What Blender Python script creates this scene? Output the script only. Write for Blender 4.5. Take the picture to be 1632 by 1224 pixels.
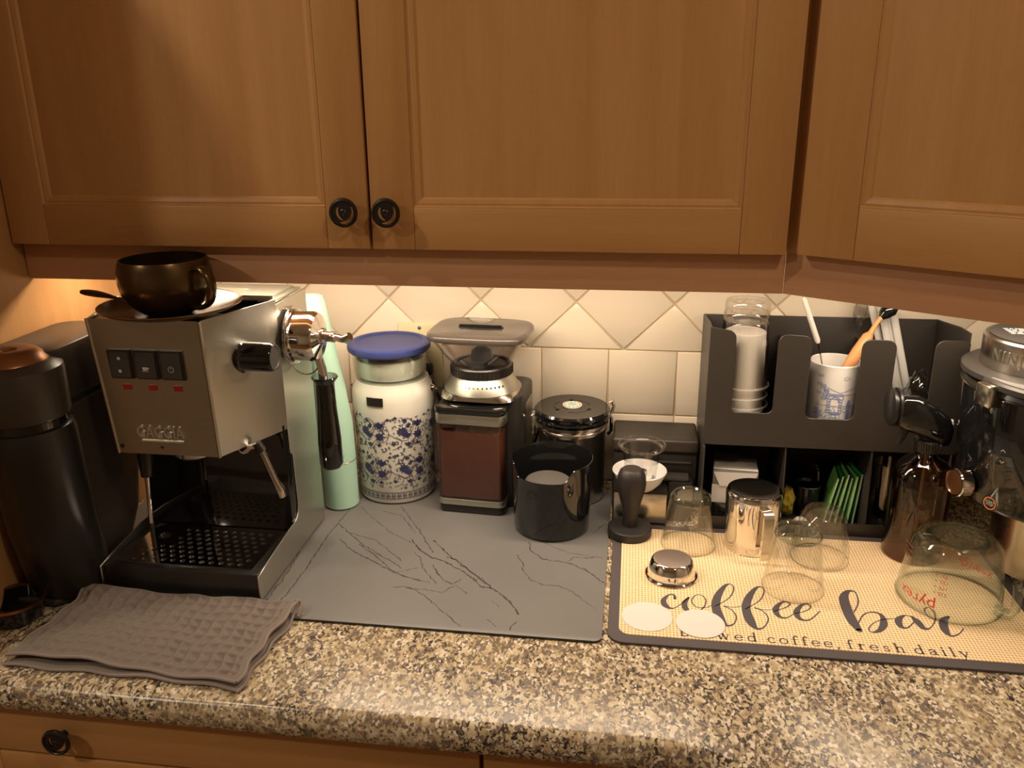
import bpy, bmesh, math, random
from mathutils import Vector, Matrix
PI = math.pi
random.seed(7)
for o in list(bpy.data.objects): bpy.data.objects.remove(o)
S = bpy.context.scene
COL = S.collection

# ------------------------------------------------------------ camera, world, lights, exposure
# units: metres; z = 0 is the top of the granite worktop, y = 0 the tiled wall, camera looks towards +y
def make_camera():
    yaw, pitch, roll = 0.14311, 0.32279, -0.0096
    cy, sy, cp, sp = math.cos(yaw), math.sin(yaw), math.cos(pitch), math.sin(pitch)
    f = Vector((-sy*cp, cy*cp, -sp)); r = Vector((cy, sy, 0)); u = r.cross(f)
    c, s = math.cos(roll), math.sin(roll)
    r2, u2 = c*r + s*u, -s*r + c*u
    cd = bpy.data.cameras.new('camera'); cam = bpy.data.objects.new('camera', cd); COL.objects.link(cam)
    m = Matrix.Identity(4)
    for i in range(3):
        m[i][0], m[i][1], m[i][2] = r2[i], u2[i], -f[i]
    m[0][3], m[1][3], m[2][3] = 0.0859, -1.3331, 0.6186
    cam.matrix_world = m
    cd.sensor_width = 36; cd.lens = 1347.99/1632*36; cd.clip_start = .02
    S.camera = cam
make_camera()
w = bpy.data.worlds.new('world'); S.world = w; w.use_nodes = True
w.node_tree.nodes['Background'].inputs[0].default_value = (1, .8, .6, 1)
w.node_tree.nodes['Background'].inputs[1].default_value = 0.05
S.view_settings.view_transform = 'Standard'; S.view_settings.look = 'None'
S.view_settings.exposure = 0.0; S.view_settings.gamma = 1.0; S.view_settings.use_curve_mapping = False

def area(name, loc, rot, sx, sy, power, col, spread=None):
    l = bpy.data.lights.new(name, 'AREA'); l.shape = 'RECTANGLE'; l.size = sx; l.size_y = sy
    l.energy = power; l.color = col
    if spread: l.spread = spread
    o = bpy.data.objects.new(name, l); o.location = loc; o.rotation_euler = rot; COL.objects.link(o); return o
WARM = (1.0, .66, .36)
def disc_light(name, loc, power, col, size=.12):
    l = bpy.data.lights.new(name, 'AREA'); l.shape = 'DISK'; l.size = size; l.energy = power; l.color = col
    o = bpy.data.objects.new(name, l); o.location = loc; COL.objects.link(o); return o
# strip lights screwed under the wall cabinets
area('strip_light_lamp', (-.22, -.25, .4405), (0, 0, 0), .86, .040, 3.9, (1, .82, .62))
area('strip_light_lamp', (.50, -.27, .4405), (0, 0, math.radians(-20)), .34, .040, 1.5, (1, .82, .62))
# recessed ceiling lights of the room, the last two added as unseen fill (ceiling at z 1.53)
disc_light('ceiling_lamp', (-.97, -.88, 1.50), 6.5, (1, .82, .60), .05)
disc_light('ceiling_lamp', (.55, -1.30, 1.50), 6.0, (1, .80, .58), .14)
disc_light('ceiling_lamp', (-1.5, -1.80, 1.50), 13.0, (1, .84, .66), .14)  # added unseen fill, placed so the tall cabinet shades the left door
disc_light('ceiling_lamp', (1.1, -2.7, 1.50), 10.0, (1, .84, .64), .14)  # added unseen fill behind the camera, brightens doors and machine front

# ------------------------------------------------------------ materials
def new_mat(name):
    m = bpy.data.materials.new(name); m.use_nodes = True
    nt = m.node_tree; b = nt.nodes['Principled BSDF']; return m, nt, b
def mat(name, col, rough=.5, metal=0, spec=.5, noise=0, nscale=200, bump=0, coat=0, alpha=None):
    m, nt, b = new_mat(name)
    b.inputs['Base Color'].default_value = (*col, 1); b.inputs['Roughness'].default_value = rough
    b.inputs['Metallic'].default_value = metal; b.inputs['Specular IOR Level'].default_value = spec
    if coat: b.inputs['Coat Weight'].default_value = coat; b.inputs['Coat Roughness'].default_value = .05
    n = nt.nodes.new('ShaderNodeTexNoise'); n.inputs['Scale'].default_value = nscale; n.inputs['Detail'].default_value = 3
    tc = nt.nodes.new('ShaderNodeTexCoord'); nt.links.new(tc.outputs['Object'], n.inputs['Vector'])
    if noise:
        mx = nt.nodes.new('ShaderNodeMixRGB'); mx.inputs[1].default_value = (*[c*(1-noise) for c in col], 1)
        mx.inputs[2].default_value = (*[min(1, c*(1+noise)) for c in col], 1)
        nt.links.new(n.outputs['Fac'], mx.inputs[0]); nt.links.new(mx.outputs[0], b.inputs['Base Color'])
    if bump:
        bp = nt.nodes.new('ShaderNodeBump'); bp.inputs['Strength'].default_value = bump; bp.inputs['Distance'].default_value = .001
        nt.links.new(n.outputs['Fac'], bp.inputs['Height']); nt.links.new(bp.outputs[0], b.inputs['Normal'])
    return m
def brushed(name, col, rough, axis, k=1.0):
    m, nt, b = new_mat(name)
    b.inputs['Base Color'].default_value = (*col, 1); b.inputs['Metallic'].default_value = 1
    tc = nt.nodes.new('ShaderNodeTexCoord'); mp = nt.nodes.new('ShaderNodeMapping')
    sc = [900, 900, 900]; sc[axis] = 8; mp.inputs['Scale'].default_value = sc
    n = nt.nodes.new('ShaderNodeTexNoise'); n.inputs['Scale'].default_value = 1; n.inputs['Detail'].default_value = 2
    nt.links.new(tc.outputs['Object'], mp.inputs[0]); nt.links.new(mp.outputs[0], n.inputs['Vector'])
    mr = nt.nodes.new('ShaderNodeMapRange'); mr.inputs[3].default_value = rough-.06*k; mr.inputs[4].default_value = rough+.1*k
    nt.links.new(n.outputs['Fac'], mr.inputs[0]); nt.links.new(mr.outputs[0], b.inputs['Roughness'])
    bp = nt.nodes.new('ShaderNodeBump'); bp.inputs['Strength'].default_value = .12*k; bp.inputs['Distance'].default_value = .0004
    nt.links.new(n.outputs['Fac'], bp.inputs['Height']); nt.links.new(bp.outputs[0], b.inputs['Normal'])
    return m
def glass(name, tint=(.985, .985, .98), edge=(.72, .73, .70), rough=.02, refl=1.0):
    # thin clear wall: straight-through light plus fresnel reflection, denser at grazing view
    m = bpy.data.materials.new(name); m.use_nodes = True; nt = m.node_tree; nt.nodes.clear()
    out = nt.nodes.new('ShaderNodeOutputMaterial'); tr = nt.nodes.new('ShaderNodeBsdfTransparent')
    gl = nt.nodes.new('ShaderNodeBsdfGlossy'); gl.inputs['Roughness'].default_value = rough
    gl.inputs['Color'].default_value = (refl, refl, refl, 1)
    l0 = nt.nodes.new('ShaderNodeLayerWeight'); l0.inputs['Blend'].default_value = .5
    pw = nt.nodes.new('ShaderNodeMath'); pw.operation = 'POWER'; pw.inputs[1].default_value = 4.0; nt.links.new(l0.outputs['Facing'], pw.inputs[0])
    fr = nt.nodes.new('ShaderNodeMath'); fr.operation = 'MULTIPLY_ADD'; fr.inputs[1].default_value = .80; fr.inputs[2].default_value = .06; nt.links.new(pw.outputs[0], fr.inputs[0])
    lw = nt.nodes.new('ShaderNodeMath'); lw.operation = 'POWER'; lw.inputs[1].default_value = 3.0; nt.links.new(l0.outputs['Facing'], lw.inputs[0])
    cr = nt.nodes.new('ShaderNodeMixRGB'); cr.inputs[1].default_value = (*tint, 1); cr.inputs[2].default_value = (*edge, 1)
    nt.links.new(lw.outputs[0], cr.inputs[0]); nt.links.new(cr.outputs[0], tr.inputs['Color'])
    mx = nt.nodes.new('ShaderNodeMixShader'); nt.links.new(fr.outputs[0], mx.inputs[0])
    nt.links.new(tr.outputs[0], mx.inputs[1]); nt.links.new(gl.outputs[0], mx.inputs[2])
    nt.links.new(mx.outputs[0], out.inputs[0]); return m
def milky(name, col, amt):
    # translucent frosted plastic: part clear, part diffuse
    m = glass(name, (.95, .95, .95), (.6, .6, .6), .08); nt = m.node_tree
    out = [n for n in nt.nodes if n.type == 'OUTPUT_MATERIAL'][0]; src = out.inputs[0].links[0].from_socket
    d = nt.nodes.new('ShaderNodeBsdfDiffuse'); d.inputs[0].default_value = (*col, 1)
    mx = nt.nodes.new('ShaderNodeMixShader'); mx.inputs[0].default_value = amt
    nt.links.new(src, mx.inputs[1]); nt.links.new(d.outputs[0], mx.inputs[2]); nt.links.new(mx.outputs[0], out.inputs[0]); return m
def emit(name, col, s):
    m, nt, b = new_mat(name); b.inputs['Emission Color'].default_value = (*col, 1); b.inputs['Emission Strength'].default_value = s
    b.inputs['Base Color'].default_value = (*col, 1); return m

def ramp(nt, src, stops):
    r = nt.nodes.new('ShaderNodeValToRGB'); e = r.color_ramp.elements
    while len(e) < len(stops): e.new(.5)
    for i, (p, c) in enumerate(stops): e[i].position = p; e[i].color = (*c, 1)
    nt.links.new(src, r.inputs[0]); return r.outputs[0]
def wood(name, axis, seed=0, dark=(.40, .195, .065), lite=(.50, .265, .10)):
    m, nt, b = new_mat(name)
    tc = nt.nodes.new('ShaderNodeTexCoord'); mp = nt.nodes.new('ShaderNodeMapping')
    sc = [26, 26, 26]; sc[axis] = 1.6; mp.inputs['Scale'].default_value = sc; mp.inputs['Location'].default_value = (seed*3.1, seed*1.7, seed*2.3)
    nt.links.new(tc.outputs['Object'], mp.inputs[0])
    n = nt.nodes.new('ShaderNodeTexNoise'); n.inputs['Scale'].default_value = .9; n.inputs['Detail'].default_value = 4; n.inputs['Distortion'].default_value = .8
    nt.links.new(mp.outputs[0], n.inputs['Vector'])
    n2 = nt.nodes.new('ShaderNodeTexNoise'); n2.inputs['Scale'].default_value = 14; n2.inputs['Detail'].default_value = 2
    nt.links.new(mp.outputs[0], n2.inputs['Vector'])
    a = nt.nodes.new('ShaderNodeMath'); a.operation = 'MULTIPLY_ADD'; a.inputs[1].default_value = .35
    nt.links.new(n2.outputs['Fac'], a.inputs[0]); nt.links.new(n.outputs['Fac'], a.inputs[2])
    c = ramp(nt, a.outputs[0], [(.30, dark), (.85, lite), (.9, tuple(x*1.06 for x in lite))])
    nt.links.new(c, b.inputs['Base Color']); b.inputs['Roughness'].default_value = .38; b.inputs['Specular IOR Level'].default_value = .4
    bp = nt.nodes.new('ShaderNodeBump'); bp.inputs['Strength'].default_value = .05; bp.inputs['Distance'].default_value = .0005
    nt.links.new(n2.outputs['Fac'], bp.inputs['Height']); nt.links.new(bp.outputs[0], b.inputs['Normal'])
    return m
def granite():
    m, nt, b = new_mat('polished speckled granite')
    tc = nt.nodes.new('ShaderNodeTexCoord'); mp = nt.nodes.new('ShaderNodeMapping'); mp.inputs['Rotation'].default_value = (0, 0, .9)
    mp.inputs['Scale'].default_value = (1, .7, 1)
    nt.links.new(tc.outputs['Object'], mp.inputs[0])
    def noise(s, d, dist=0):
        n = nt.nodes.new('ShaderNodeTexNoise'); n.inputs['Scale'].default_value = s; n.inputs['Detail'].default_value = d
        n.inputs['Distortion'].default_value = dist; nt.links.new(mp.outputs[0], n.inputs['Vector']); return n.outputs['Fac']
    gold = ramp(nt, noise(75, 4, .6), [(.34, (.20, .155, .115)), (.47, (.46, .35, .20)), (.66, (.60, .51, .36))])
    blk = ramp(nt, noise(170, 3, 1.0), [(.51, (0, 0, 0)), (.57, (1, 1, 1))])
    reg = ramp(nt, noise(12, 3, .5), [(.38, (.35, .35, .35)), (.54, (1, 1, 1))])
    mul = nt.nodes.new('ShaderNodeMath'); mul.operation = 'MULTIPLY'; nt.links.new(blk, mul.inputs[0]); nt.links.new(reg, mul.inputs[1])
    mx = nt.nodes.new('ShaderNodeMixRGB'); nt.links.new(mul.outputs[0], mx.inputs[0]); nt.links.new(gold, mx.inputs[1]); mx.inputs[2].default_value = (.042, .034, .031, 1)
    v = nt.nodes.new('ShaderNodeTexVoronoi'); v.inputs['Scale'].default_value = 330; nt.links.new(mp.outputs[0], v.inputs['Vector'])
    sep = nt.nodes.new('ShaderNodeSeparateColor'); nt.links.new(v.outputs['Color'], sep.inputs[0])
    wh = ramp(nt, sep.outputs[0], [(.76, (0, 0, 0)), (.80, (1, 1, 1))])
    br = ramp(nt, sep.outputs[1], [(.80, (0, 0, 0)), (.83, (1, 1, 1))])
    whm = nt.nodes.new('ShaderNodeMath'); whm.operation = 'MULTIPLY'; nt.links.new(wh, whm.inputs[0]); nt.links.new(ramp(nt, noise(90, 3), [(.44, (0,0,0)), (.52, (1,1,1))]), whm.inputs[1])
    m2 = nt.nodes.new('ShaderNodeMixRGB'); nt.links.new(whm.outputs[0], m2.inputs[0]); nt.links.new(mx.outputs[0], m2.inputs[1]); m2.inputs[2].default_value = (.70, .62, .50, 1)
    m3 = nt.nodes.new('ShaderNodeMixRGB'); nt.links.new(br, m3.inputs[0]); nt.links.new(m2.outputs[0], m3.inputs[1]); m3.inputs[2].default_value = (.17, .125, .10, 1)
    nt.links.new(m3.outputs[0], b.inputs['Base Color']); b.inputs['Roughness'].default_value = .24; b.inputs['Specular IOR Level'].default_value = .32
    return m
def burlap():
    m, nt, b = new_mat('woven burlap print')
    tc = nt.nodes.new('ShaderNodeTexCoord')
    sx = nt.nodes.new('ShaderNodeSeparateXYZ'); nt.links.new(tc.outputs['Object'], sx.inputs[0])
    def sine(sock, per, ph=0):
        a = nt.nodes.new('ShaderNodeMath'); a.operation = 'MULTIPLY'; a.inputs[1].default_value = 2*PI/per; nt.links.new(sock, a.inputs[0])
        s = nt.nodes.new('ShaderNodeMath'); s.operation = 'SINE'; nt.links.new(a.outputs[0], s.inputs[0]); return s.outputs[0]
    a = sine(sx.outputs[0], .0042); c = sine(sx.outputs[1], .0046)
    ad = nt.nodes.new('ShaderNodeMath'); ad.operation = 'ADD'; nt.links.new(a, ad.inputs[0]); nt.links.new(c, ad.inputs[1])
    n = nt.nodes.new('ShaderNodeTexNoise'); n.inputs['Scale'].default_value = 300; nt.links.new(tc.outputs['Object'], n.inputs['Vector'])
    a2 = nt.nodes.new('ShaderNodeMath'); a2.operation = 'MULTIPLY_ADD'; a2.inputs[1].default_value = 1.6; nt.links.new(n.outputs['Fac'], a2.inputs[0]); nt.links.new(ad.outputs[0], a2.inputs[2])
    mr = nt.nodes.new('ShaderNodeMapRange'); mr.inputs[1].default_value = -1.2; mr.inputs[2].default_value = 2.8; nt.links.new(a2.outputs[0], mr.inputs[0])
    col = ramp(nt, mr.outputs[0], [(.15, (.86, .70, .46)), (.55, (.76, .56, .32)), (.85, (.50, .29, .13))])
    nt.links.new(col, b.inputs['Base Color']); b.inputs['Roughness'].default_value = .85
    return m

WV = [wood('maple vertical grain %s' % w_, 2, i) for i, w_ in enumerate(('warm', 'calm', 'streaky'))]
WH = wood('maple horizontal grain', 0, 4)
WRAIL = wood('maple light rail', 0, 6, (.46, .235, .125), (.56, .31, .17))
M = dict(
 granite=granite(), burlap=burlap(),
 tile=mat('ivory glazed tile', (.78, .69, .55), .16, noise=.03, nscale=8),
 grout=mat('cream grout', (.62, .50, .32), .9, noise=.05),
 plaster=mat('painted plaster', (.62, .55, .44), .9, noise=.03, nscale=30),
 ceiling=mat('white ceiling paint', (.75, .72, .66), .9, noise=.02, nscale=30),
 floorwood=wood('oak floor', 0, 9, (.12, .06, .03), (.2, .11, .05)),
 black=mat('black plastic', (.018, .016, .014), .32), blackgloss=mat('gloss black', (.008, .008, .008), .06, coat=.3),
 matteblack=mat('matte black coating', (.018, .016, .015), .5, noise=.1, bump=.05, nscale=900),
 orgblack=mat('black powder coated plastic', (.034, .028, .023), .42, noise=.08, nscale=900, bump=.05),
 gap=mat('dark gap', (.01, .006, .004), .9),
 steel=brushed('brushed steel', (.60, .58, .52), .30, 2), steelf=brushed('brushed front steel', (.50, .49, .42), .34, 0),
 steelh=brushed('turned steel', (.62, .57, .50), .24, 0, .6),
 chrome=mat('polished chrome', (.80, .76, .72), .06, 1), satin=mat('satin steel', (.62, .58, .52), .2, 1),
 bronze=mat('dark bronze glaze', (.10, .062, .028), .26, .85, noise=.5, nscale=18),
 bronzer=mat('bronze rim', (.35, .20, .09), .25, 1), copper=mat('copper rim', (.60, .28, .13), .3, 1),
 nesp=mat('satin dark plastic', (.050, .040, .032), .34), nespl=mat('brushed dark copper', (.30, .14, .06), .35, .7),
 knob=mat('oil rubbed bronze', (.018, .013, .011), .35, .3),
 mint=mat('mint plastic', (.42, .66, .53), .42), mintring=mat('mint seam', (.55, .50, .40), .3, .8),
 enamel=mat('white enamel', (.74, .72, .64), .14), navy=mat('navy print', (.03, .035, .12), .35), vine=mat('vine print', (.09, .08, .12), .4),
 bluelid=mat('blue plastic lid', (.035, .05, .19), .45), flour=mat('white powder', (.80, .80, .72), .9, noise=.05, nscale=90),
 glass=glass('clear glass'), glassg=glass('green tinted glass', (.97, .985, .97), (.66, .75, .69)), plasticc=glass('clear plastic', (.98, .975, .97), (.72, .69, .66), .05),
 hopper=glass('smoky clear plastic', (.95, .92, .90), (.66, .60, .57), .03), smoke=glass('brown smoked plastic', (.80, .62, .52), (.3, .18, .12), .03),
 glassthick=glass('thick glass', (.94, .965, .94), (.58, .67, .61), .03), amberliq=glass('liquid in amber glass', (.85, .75, .6), (.5, .38, .25), .05),
 amber=glass('amber bottle glass', (.66, .44, .22), (.16, .07, .02), .03), bagf=glass('clear bag film', (.85, .85, .85), (.4, .4, .4), .12),
 cupm=milky('frosted plastic cup', (.80, .77, .72), .28), cupw=mat('white paper cup', (.80, .77, .70), .6),
 lidgrey=mat('glossy grey brown lid', (.075, .062, .052), .16), puck=mat('grey puck', (.10, .09, .08), .5),
 coffee=mat('ground coffee', (.15, .072, .047), .95, noise=.3, nscale=500),
 matdark=mat('dark rubber border', (.075, .060, .062), .7), ink=mat('dark ink print', (.070, .058, .068), .7),
 slate=mat('grey stone print', (.172, .166, .160), .42, noise=.12, nscale=7), vein=mat('dark vein print', (.045, .038, .034), .5),
 towel=mat('grey brown terry', (.20, .165, .142), .95, noise=.25, nscale=1200, bump=.5), hem=mat('towel hem', (.25, .205, .185), .9, noise=.2, nscale=1500, bump=.4),
 outlet=mat('ivory plate', (.70, .62, .38), .4), red=mat('red lens', (.30, .02, .01), .25), redp=mat('red print', (.75, .04, .02), .4),
 letter=mat('pale metal lettering', (.75, .72, .66), .25, .8), iconp=mat('pale icon print', (.55, .53, .48), .5),
 wood2=mat('orange beech', (.72, .33, .12), .45, noise=.1, nscale=60), paper=mat('white paper', (.66, .64, .60), .8),
 ceramic=mat('white ceramic', (.80, .79, .77), .15), bluep=mat('blue line print', (.20, .26, .55), .5), bluep2=mat('grey blue line print', (.34, .36, .50), .5),
 teal=mat('teal label', (.35, .62, .56), .5), creamp=mat('cream label', (.75, .72, .60), .5), white=mat('white plastic', (.78, .74, .68), .4),
 green=mat('green sachet foil', (.02, .30, .07), .35), green2=mat('light green sachet foil', (.20, .50, .12), .35), greenw=mat('pale sachet edge', (.55, .70, .45), .5), yellow=mat('yellow wrapper', (.55, .42, .04), .5), brown=mat('brown wrapper', (.16, .07, .05), .5),
 boxw=mat('pale carton', (.62, .58, .54), .5), boxg=mat('grey carton', (.20, .18, .17), .55), orange=mat('orange ring print', (.85, .22, .06), .4),
 greyp=mat('grey plastic', (.20, .19, .18), .35), dgrey=mat('charcoal plastic', (.045, .04, .036), .4), textg=mat('grey lettering', (.30, .42, .36), .5),
 diffuser=emit('lamp diffuser', (1, .75, .48), 3.0), lampg=emit('ceiling lamp glass', (1, .8, .58), 6.0),
 perf=mat('perforated steel', (.42, .36, .32), .4, 1, bump=.6, nscale=1500), tamp=mat('matte black handle', (.022, .017, .014), .48),
)

# ------------------------------------------------------------ object helpers
def setp(o, label=None, cat=None, group=None, kind=None):
    if label: o['label'] = label
    if cat: o['category'] = cat
    if group: o['group'] = group
    if kind: o['kind'] = kind
    return o
def thing(name, label, cat, loc=(0, 0, 0), group=None, rz=0):
    o = bpy.data.objects.new(name, None); COL.objects.link(o); o.location = loc; o.rotation_euler = (0, 0, rz)
    o.empty_display_size = .02
    return setp(o, label, cat, group)
def link(name, me, m, parent=None, smooth=True, ang=35):
    me.materials.append(M[m] if isinstance(m, str) else m)
    if smooth:
        for p in me.polygons: p.use_smooth = True
        me.set_sharp_from_angle(angle=math.radians(ang))
    o = bpy.data.objects.new(name, me); COL.objects.link(o)
    if parent: o.parent = parent
    return o
class B:
    """collects shapes (in the local frame of the thing) and links them as ONE mesh object"""
    def __init__(s): s.bm = bmesh.new()
    def box(s, x0, x1, y0, y1, z0, z1, bev=0, seg=2):
        t = bmesh.new(); bmesh.ops.create_cube(t, size=1)
        for v in t.verts: v.co = Vector(((x0+x1)/2+v.co.x*(x1-x0), (y0+y1)/2+v.co.y*(y1-y0), (z0+z1)/2+v.co.z*(z1-z0)))
        if bev: bmesh.ops.bevel(t, geom=t.edges[:], offset=bev, segments=seg, profile=.5, affect='EDGES')
        s.add(t); return s
    def add(s, t, mtx=None):
        if mtx: t.transform(mtx)
        me = bpy.data.meshes.new('t'); t.to_mesh(me); t.free(); s.bm.from_mesh(me); bpy.data.meshes.remove(me); return s
    def lathe(s, prof, c=(0, 0, 0), segs=40, mtx=None, sx=1, sy=1):
        t = bmesh.new(); rings = []
        for r, z in prof:
            if r < 1e-6: rings.append([t.verts.new((0, 0, z))])
            else: rings.append([t.verts.new((r*sx*math.cos(2*PI*i/segs), r*sy*math.sin(2*PI*i/segs), z)) for i in range(segs)])
        for a, b in zip(rings, rings[1:]):
            for i in range(segs):
                j = (i+1) % segs
                if len(a) == 1 and len(b) == 1: continue
                if len(a) == 1: t.faces.new((a[0], b[i], b[j]))
                elif len(b) == 1: t.faces.new((a[i], a[j], b[0]))
                else: t.faces.new((a[i], a[j], b[j], b[i]))
        m = Matrix.Translation(c) @ (mtx or Matrix.Identity(4)); t.transform(m)
        bmesh.ops.recalc_face_normals(t, faces=t.faces[:]); return s.add(t)
    def tube(s, pts, r, segs=10, closed=False, caps=True):
        pts = [Vector(p) for p in pts]; n = len(pts); rs = r if isinstance(r, (list, tuple)) else [r]*n
        t = bmesh.new(); rings = []; up = None
        for i, p in enumerate(pts):
            a = pts[(i-1) % n] if (i > 0 or closed) else p; b = pts[(i+1) % n] if (i < n-1 or closed) else p
            d = (b-a).normalized()
            if up is None: up = d.orthogonal().normalized()
            up = (up-d*up.dot(d)).normalized(); sd = d.cross(up)
            rings.append([t.verts.new(p+rs[i]*(math.cos(2*PI*k/segs)*up+math.sin(2*PI*k/segs)*sd)) for k in range(segs)])
        m = n if closed else n-1
        for i in range(m):
            a, b = rings[i], rings[(i+1) % n]
            for k in range(segs): t.faces.new((a[k], a[(k+1) % segs], b[(k+1) % segs], b[k]))
        if caps and not closed: t.faces.new(rings[0][::-1]); t.faces.new(rings[-1])
        bmesh.ops.recalc_face_normals(t, faces=t.faces[:]); return s.add(t)
    def prism(s, poly, t0, t1, plane='xy', bev=0, seg=2):
        """poly in the given plane, extruded from t0 to t1 along the third axis"""
        t = bmesh.new()
        def P(a, b, c): return {'xy': (a, b, c), 'xz': (a, c, b), 'yz': (c, a, b)}[plane]
        lo = [t.verts.new(P(a, b, t0)) for a, b in poly]; hi = [t.verts.new(P(a, b, t1)) for a, b in poly]
        n = len(poly); t.faces.new(lo[::-1]); t.faces.new(hi)
        for i in range(n): t.faces.new((lo[i], lo[(i+1) % n], hi[(i+1) % n], hi[i]))
        bmesh.ops.recalc_face_normals(t, faces=t.faces[:])
        if bev: bmesh.ops.bevel(t, geom=[e for e in t.edges if e.calc_face_angle(0) > .5], offset=bev, segments=seg, profile=.5, affect='EDGES')
        return s.add(t)
    def loft(s, rings, cap=True):
        t = bmesh.new(); R = [[t.verts.new(p) for p in r] for r in rings]; n = len(R[0])
        for a, b in zip(R, R[1:]):
            for i in range(n): t.faces.new((a[i], a[(i+1) % n], b[(i+1) % n], b[i]))
        if cap: t.faces.new(R[0][::-1]); t.faces.new(R[-1])
        bmesh.ops.recalc_face_normals(t, faces=t.faces[:]); return s.add(t)
    def plate(s, loops, t0, t1, mtx=None):
        """2D loops (first outline, rest holes) filled and extruded t0..t1 along local z"""
        cu = bpy.data.curves.new('c', 'CURVE'); cu.dimensions = '2D'; cu.fill_mode = 'BOTH'; cu.extrude = (t1-t0)/2
        for lp in loops:
            sp = cu.splines.new('POLY'); sp.points.add(len(lp)-1); sp.use_cyclic_u = True
            for q, (a, b) in zip(sp.points, lp): q.co = (a, b, 0, 1)
        o = bpy.data.objects.new('c', cu); COL.objects.link(o); dg = bpy.context.evaluated_depsgraph_get()
        me = bpy.data.meshes.new_from_object(o.evaluated_get(dg)); bpy.data.objects.remove(o)
        t = bmesh.new(); t.from_mesh(me); bpy.data.meshes.remove(me); bpy.data.curves.remove(cu)
        t.transform(Matrix.Translation((0, 0, (t0+t1)/2))); bmesh.ops.remove_doubles(t, verts=t.verts[:], dist=1e-6)
        return s.add(t, mtx)
    def faces(s, vs, fs, mtx=None):
        t = bmesh.new(); V = [t.verts.new(v) for v in vs]
        for f in fs: t.faces.new([V[i] for i in f])
        return s.add(t, mtx)
    def build(s, name, m, parent=None, smooth=True, ang=35):
        me = bpy.data.meshes.new(name); s.bm.to_mesh(me); s.bm.free()
        return link(name, me, m, parent, smooth, ang)
def rrect(x0, x1, y0, y1, r, n=5):
    out = []
    for cx, cy, a0 in ((x1-r, y1-r, 0), (x0+r, y1-r, 90), (x0+r, y0+r, 180), (x1-r, y0+r, 270)):
        for k in range(n+1):
            a = math.radians(a0+90*k/n); out.append((cx+r*math.cos(a), cy+r*math.sin(a)))
    return out
def circ(cx, cy, r, n=24, ry=None): return [(cx+r*math.cos(2*PI*k/n), cy+(ry or r)*math.sin(2*PI*k/n)) for k in range(n)]
def spl(pts, sub=6):
    """Catmull-Rom through points of any dimension"""
    out = []; n = len(pts)
    for i in range(n-1):
        p0, p1, p2, p3 = pts[max(i-1, 0)], pts[i], pts[i+1], pts[min(i+2, n-1)]
        for k in range(sub):
            t = k/sub
            out.append(tuple(.5*((2*b)+(-a+c)*t+(2*a-5*b+4*c-d)*t*t+(-a+3*b-3*c+d)*t**3) for a, b, c, d in zip(p0, p1, p2, p3)))
    out.append(tuple(pts[-1])); return out
def ribbon(pts, w=None):
    """flat ribbon polygons of a polyline with widths -> verts (2D), faces"""
    P = [(p[0], p[1]) for p in pts]; W = [p[2] if w is None else w for p in pts]; n = len(P); vs = []; fs = []
    for i in range(n):
        a = P[max(i-1, 0)]; b = P[min(i+1, n-1)]; dx, dy = b[0]-a[0], b[1]-a[1]; L = math.hypot(dx, dy) or 1e-9
        nx, ny = -dy/L*abs(W[i])/2, dx/L*abs(W[i])/2; vs += [(P[i][0]+nx, P[i][1]+ny), (P[i][0]-nx, P[i][1]-ny)]
        if i: fs.append((2*i-2, 2*i-1, 2*i+1, 2*i))
    for i in (0, n-1):                                   # round ends
        b0 = len(vs); k = 8; vs += [(P[i][0]+abs(W[i])/2*math.cos(2*PI*j/k), P[i][1]+abs(W[i])/2*math.sin(2*PI*j/k)) for j in range(k)]
        fs.append(tuple(range(b0, b0+k)))
    return vs, fs
def text_geo(txt, size, ext=0, align='CENTER', shear=0, sx=1.0, space=1.0):
    cu = bpy.data.curves.new('t', 'FONT'); cu.body = txt; cu.size = size; cu.align_x = align; cu.align_y = 'CENTER'; cu.extrude = ext
    cu.shear = shear; cu.space_character = space; cu.resolution_u = 3
    o = bpy.data.objects.new('t', cu); COL.objects.link(o); dg = bpy.context.evaluated_depsgraph_get()
    me = bpy.data.meshes.new_from_object(o.evaluated_get(dg)); bpy.data.objects.remove(o); bpy.data.curves.remove(cu)
    vs = [(v.co.x*sx, v.co.y, v.co.z) for v in me.vertices]; fs = [tuple(p.vertices) for p in me.polygons]; bpy.data.meshes.remove(me); return vs, fs
def put_text(b, txt, size, mapf, ext=0, **k):
    vs, fs = text_geo(txt, size, ext, **k); b.faces([mapf(*v) for v in vs], fs); return b
def cylmap(R, z0, phi=0, c=(0, 0), eps=.0004, flip=1, slope=0):
    """map (u, v) onto a cylinder or cone of radius R about c, u = 0 faces -y turned by phi"""
    def f(u, v, t=0):
        r = R+eps+t+slope*flip*v; a = phi+flip*u/R
        return (c[0]+r*math.sin(a), c[1]-r*math.cos(a), z0+flip*v)
    return f
def wall_glass(prof, th):
    """closed thin shell from an outer profile"""
    inn = [(max(r-th, 0), z) for r, z in prof[::-1]]
    return prof+inn+[prof[0]]
def copy_tree(o, parent=None):
    c = o.copy(); COL.objects.link(c)
    if parent: c.parent = parent
    for ch in list(o.children): copy_tree(ch, c)
    return c

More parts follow.
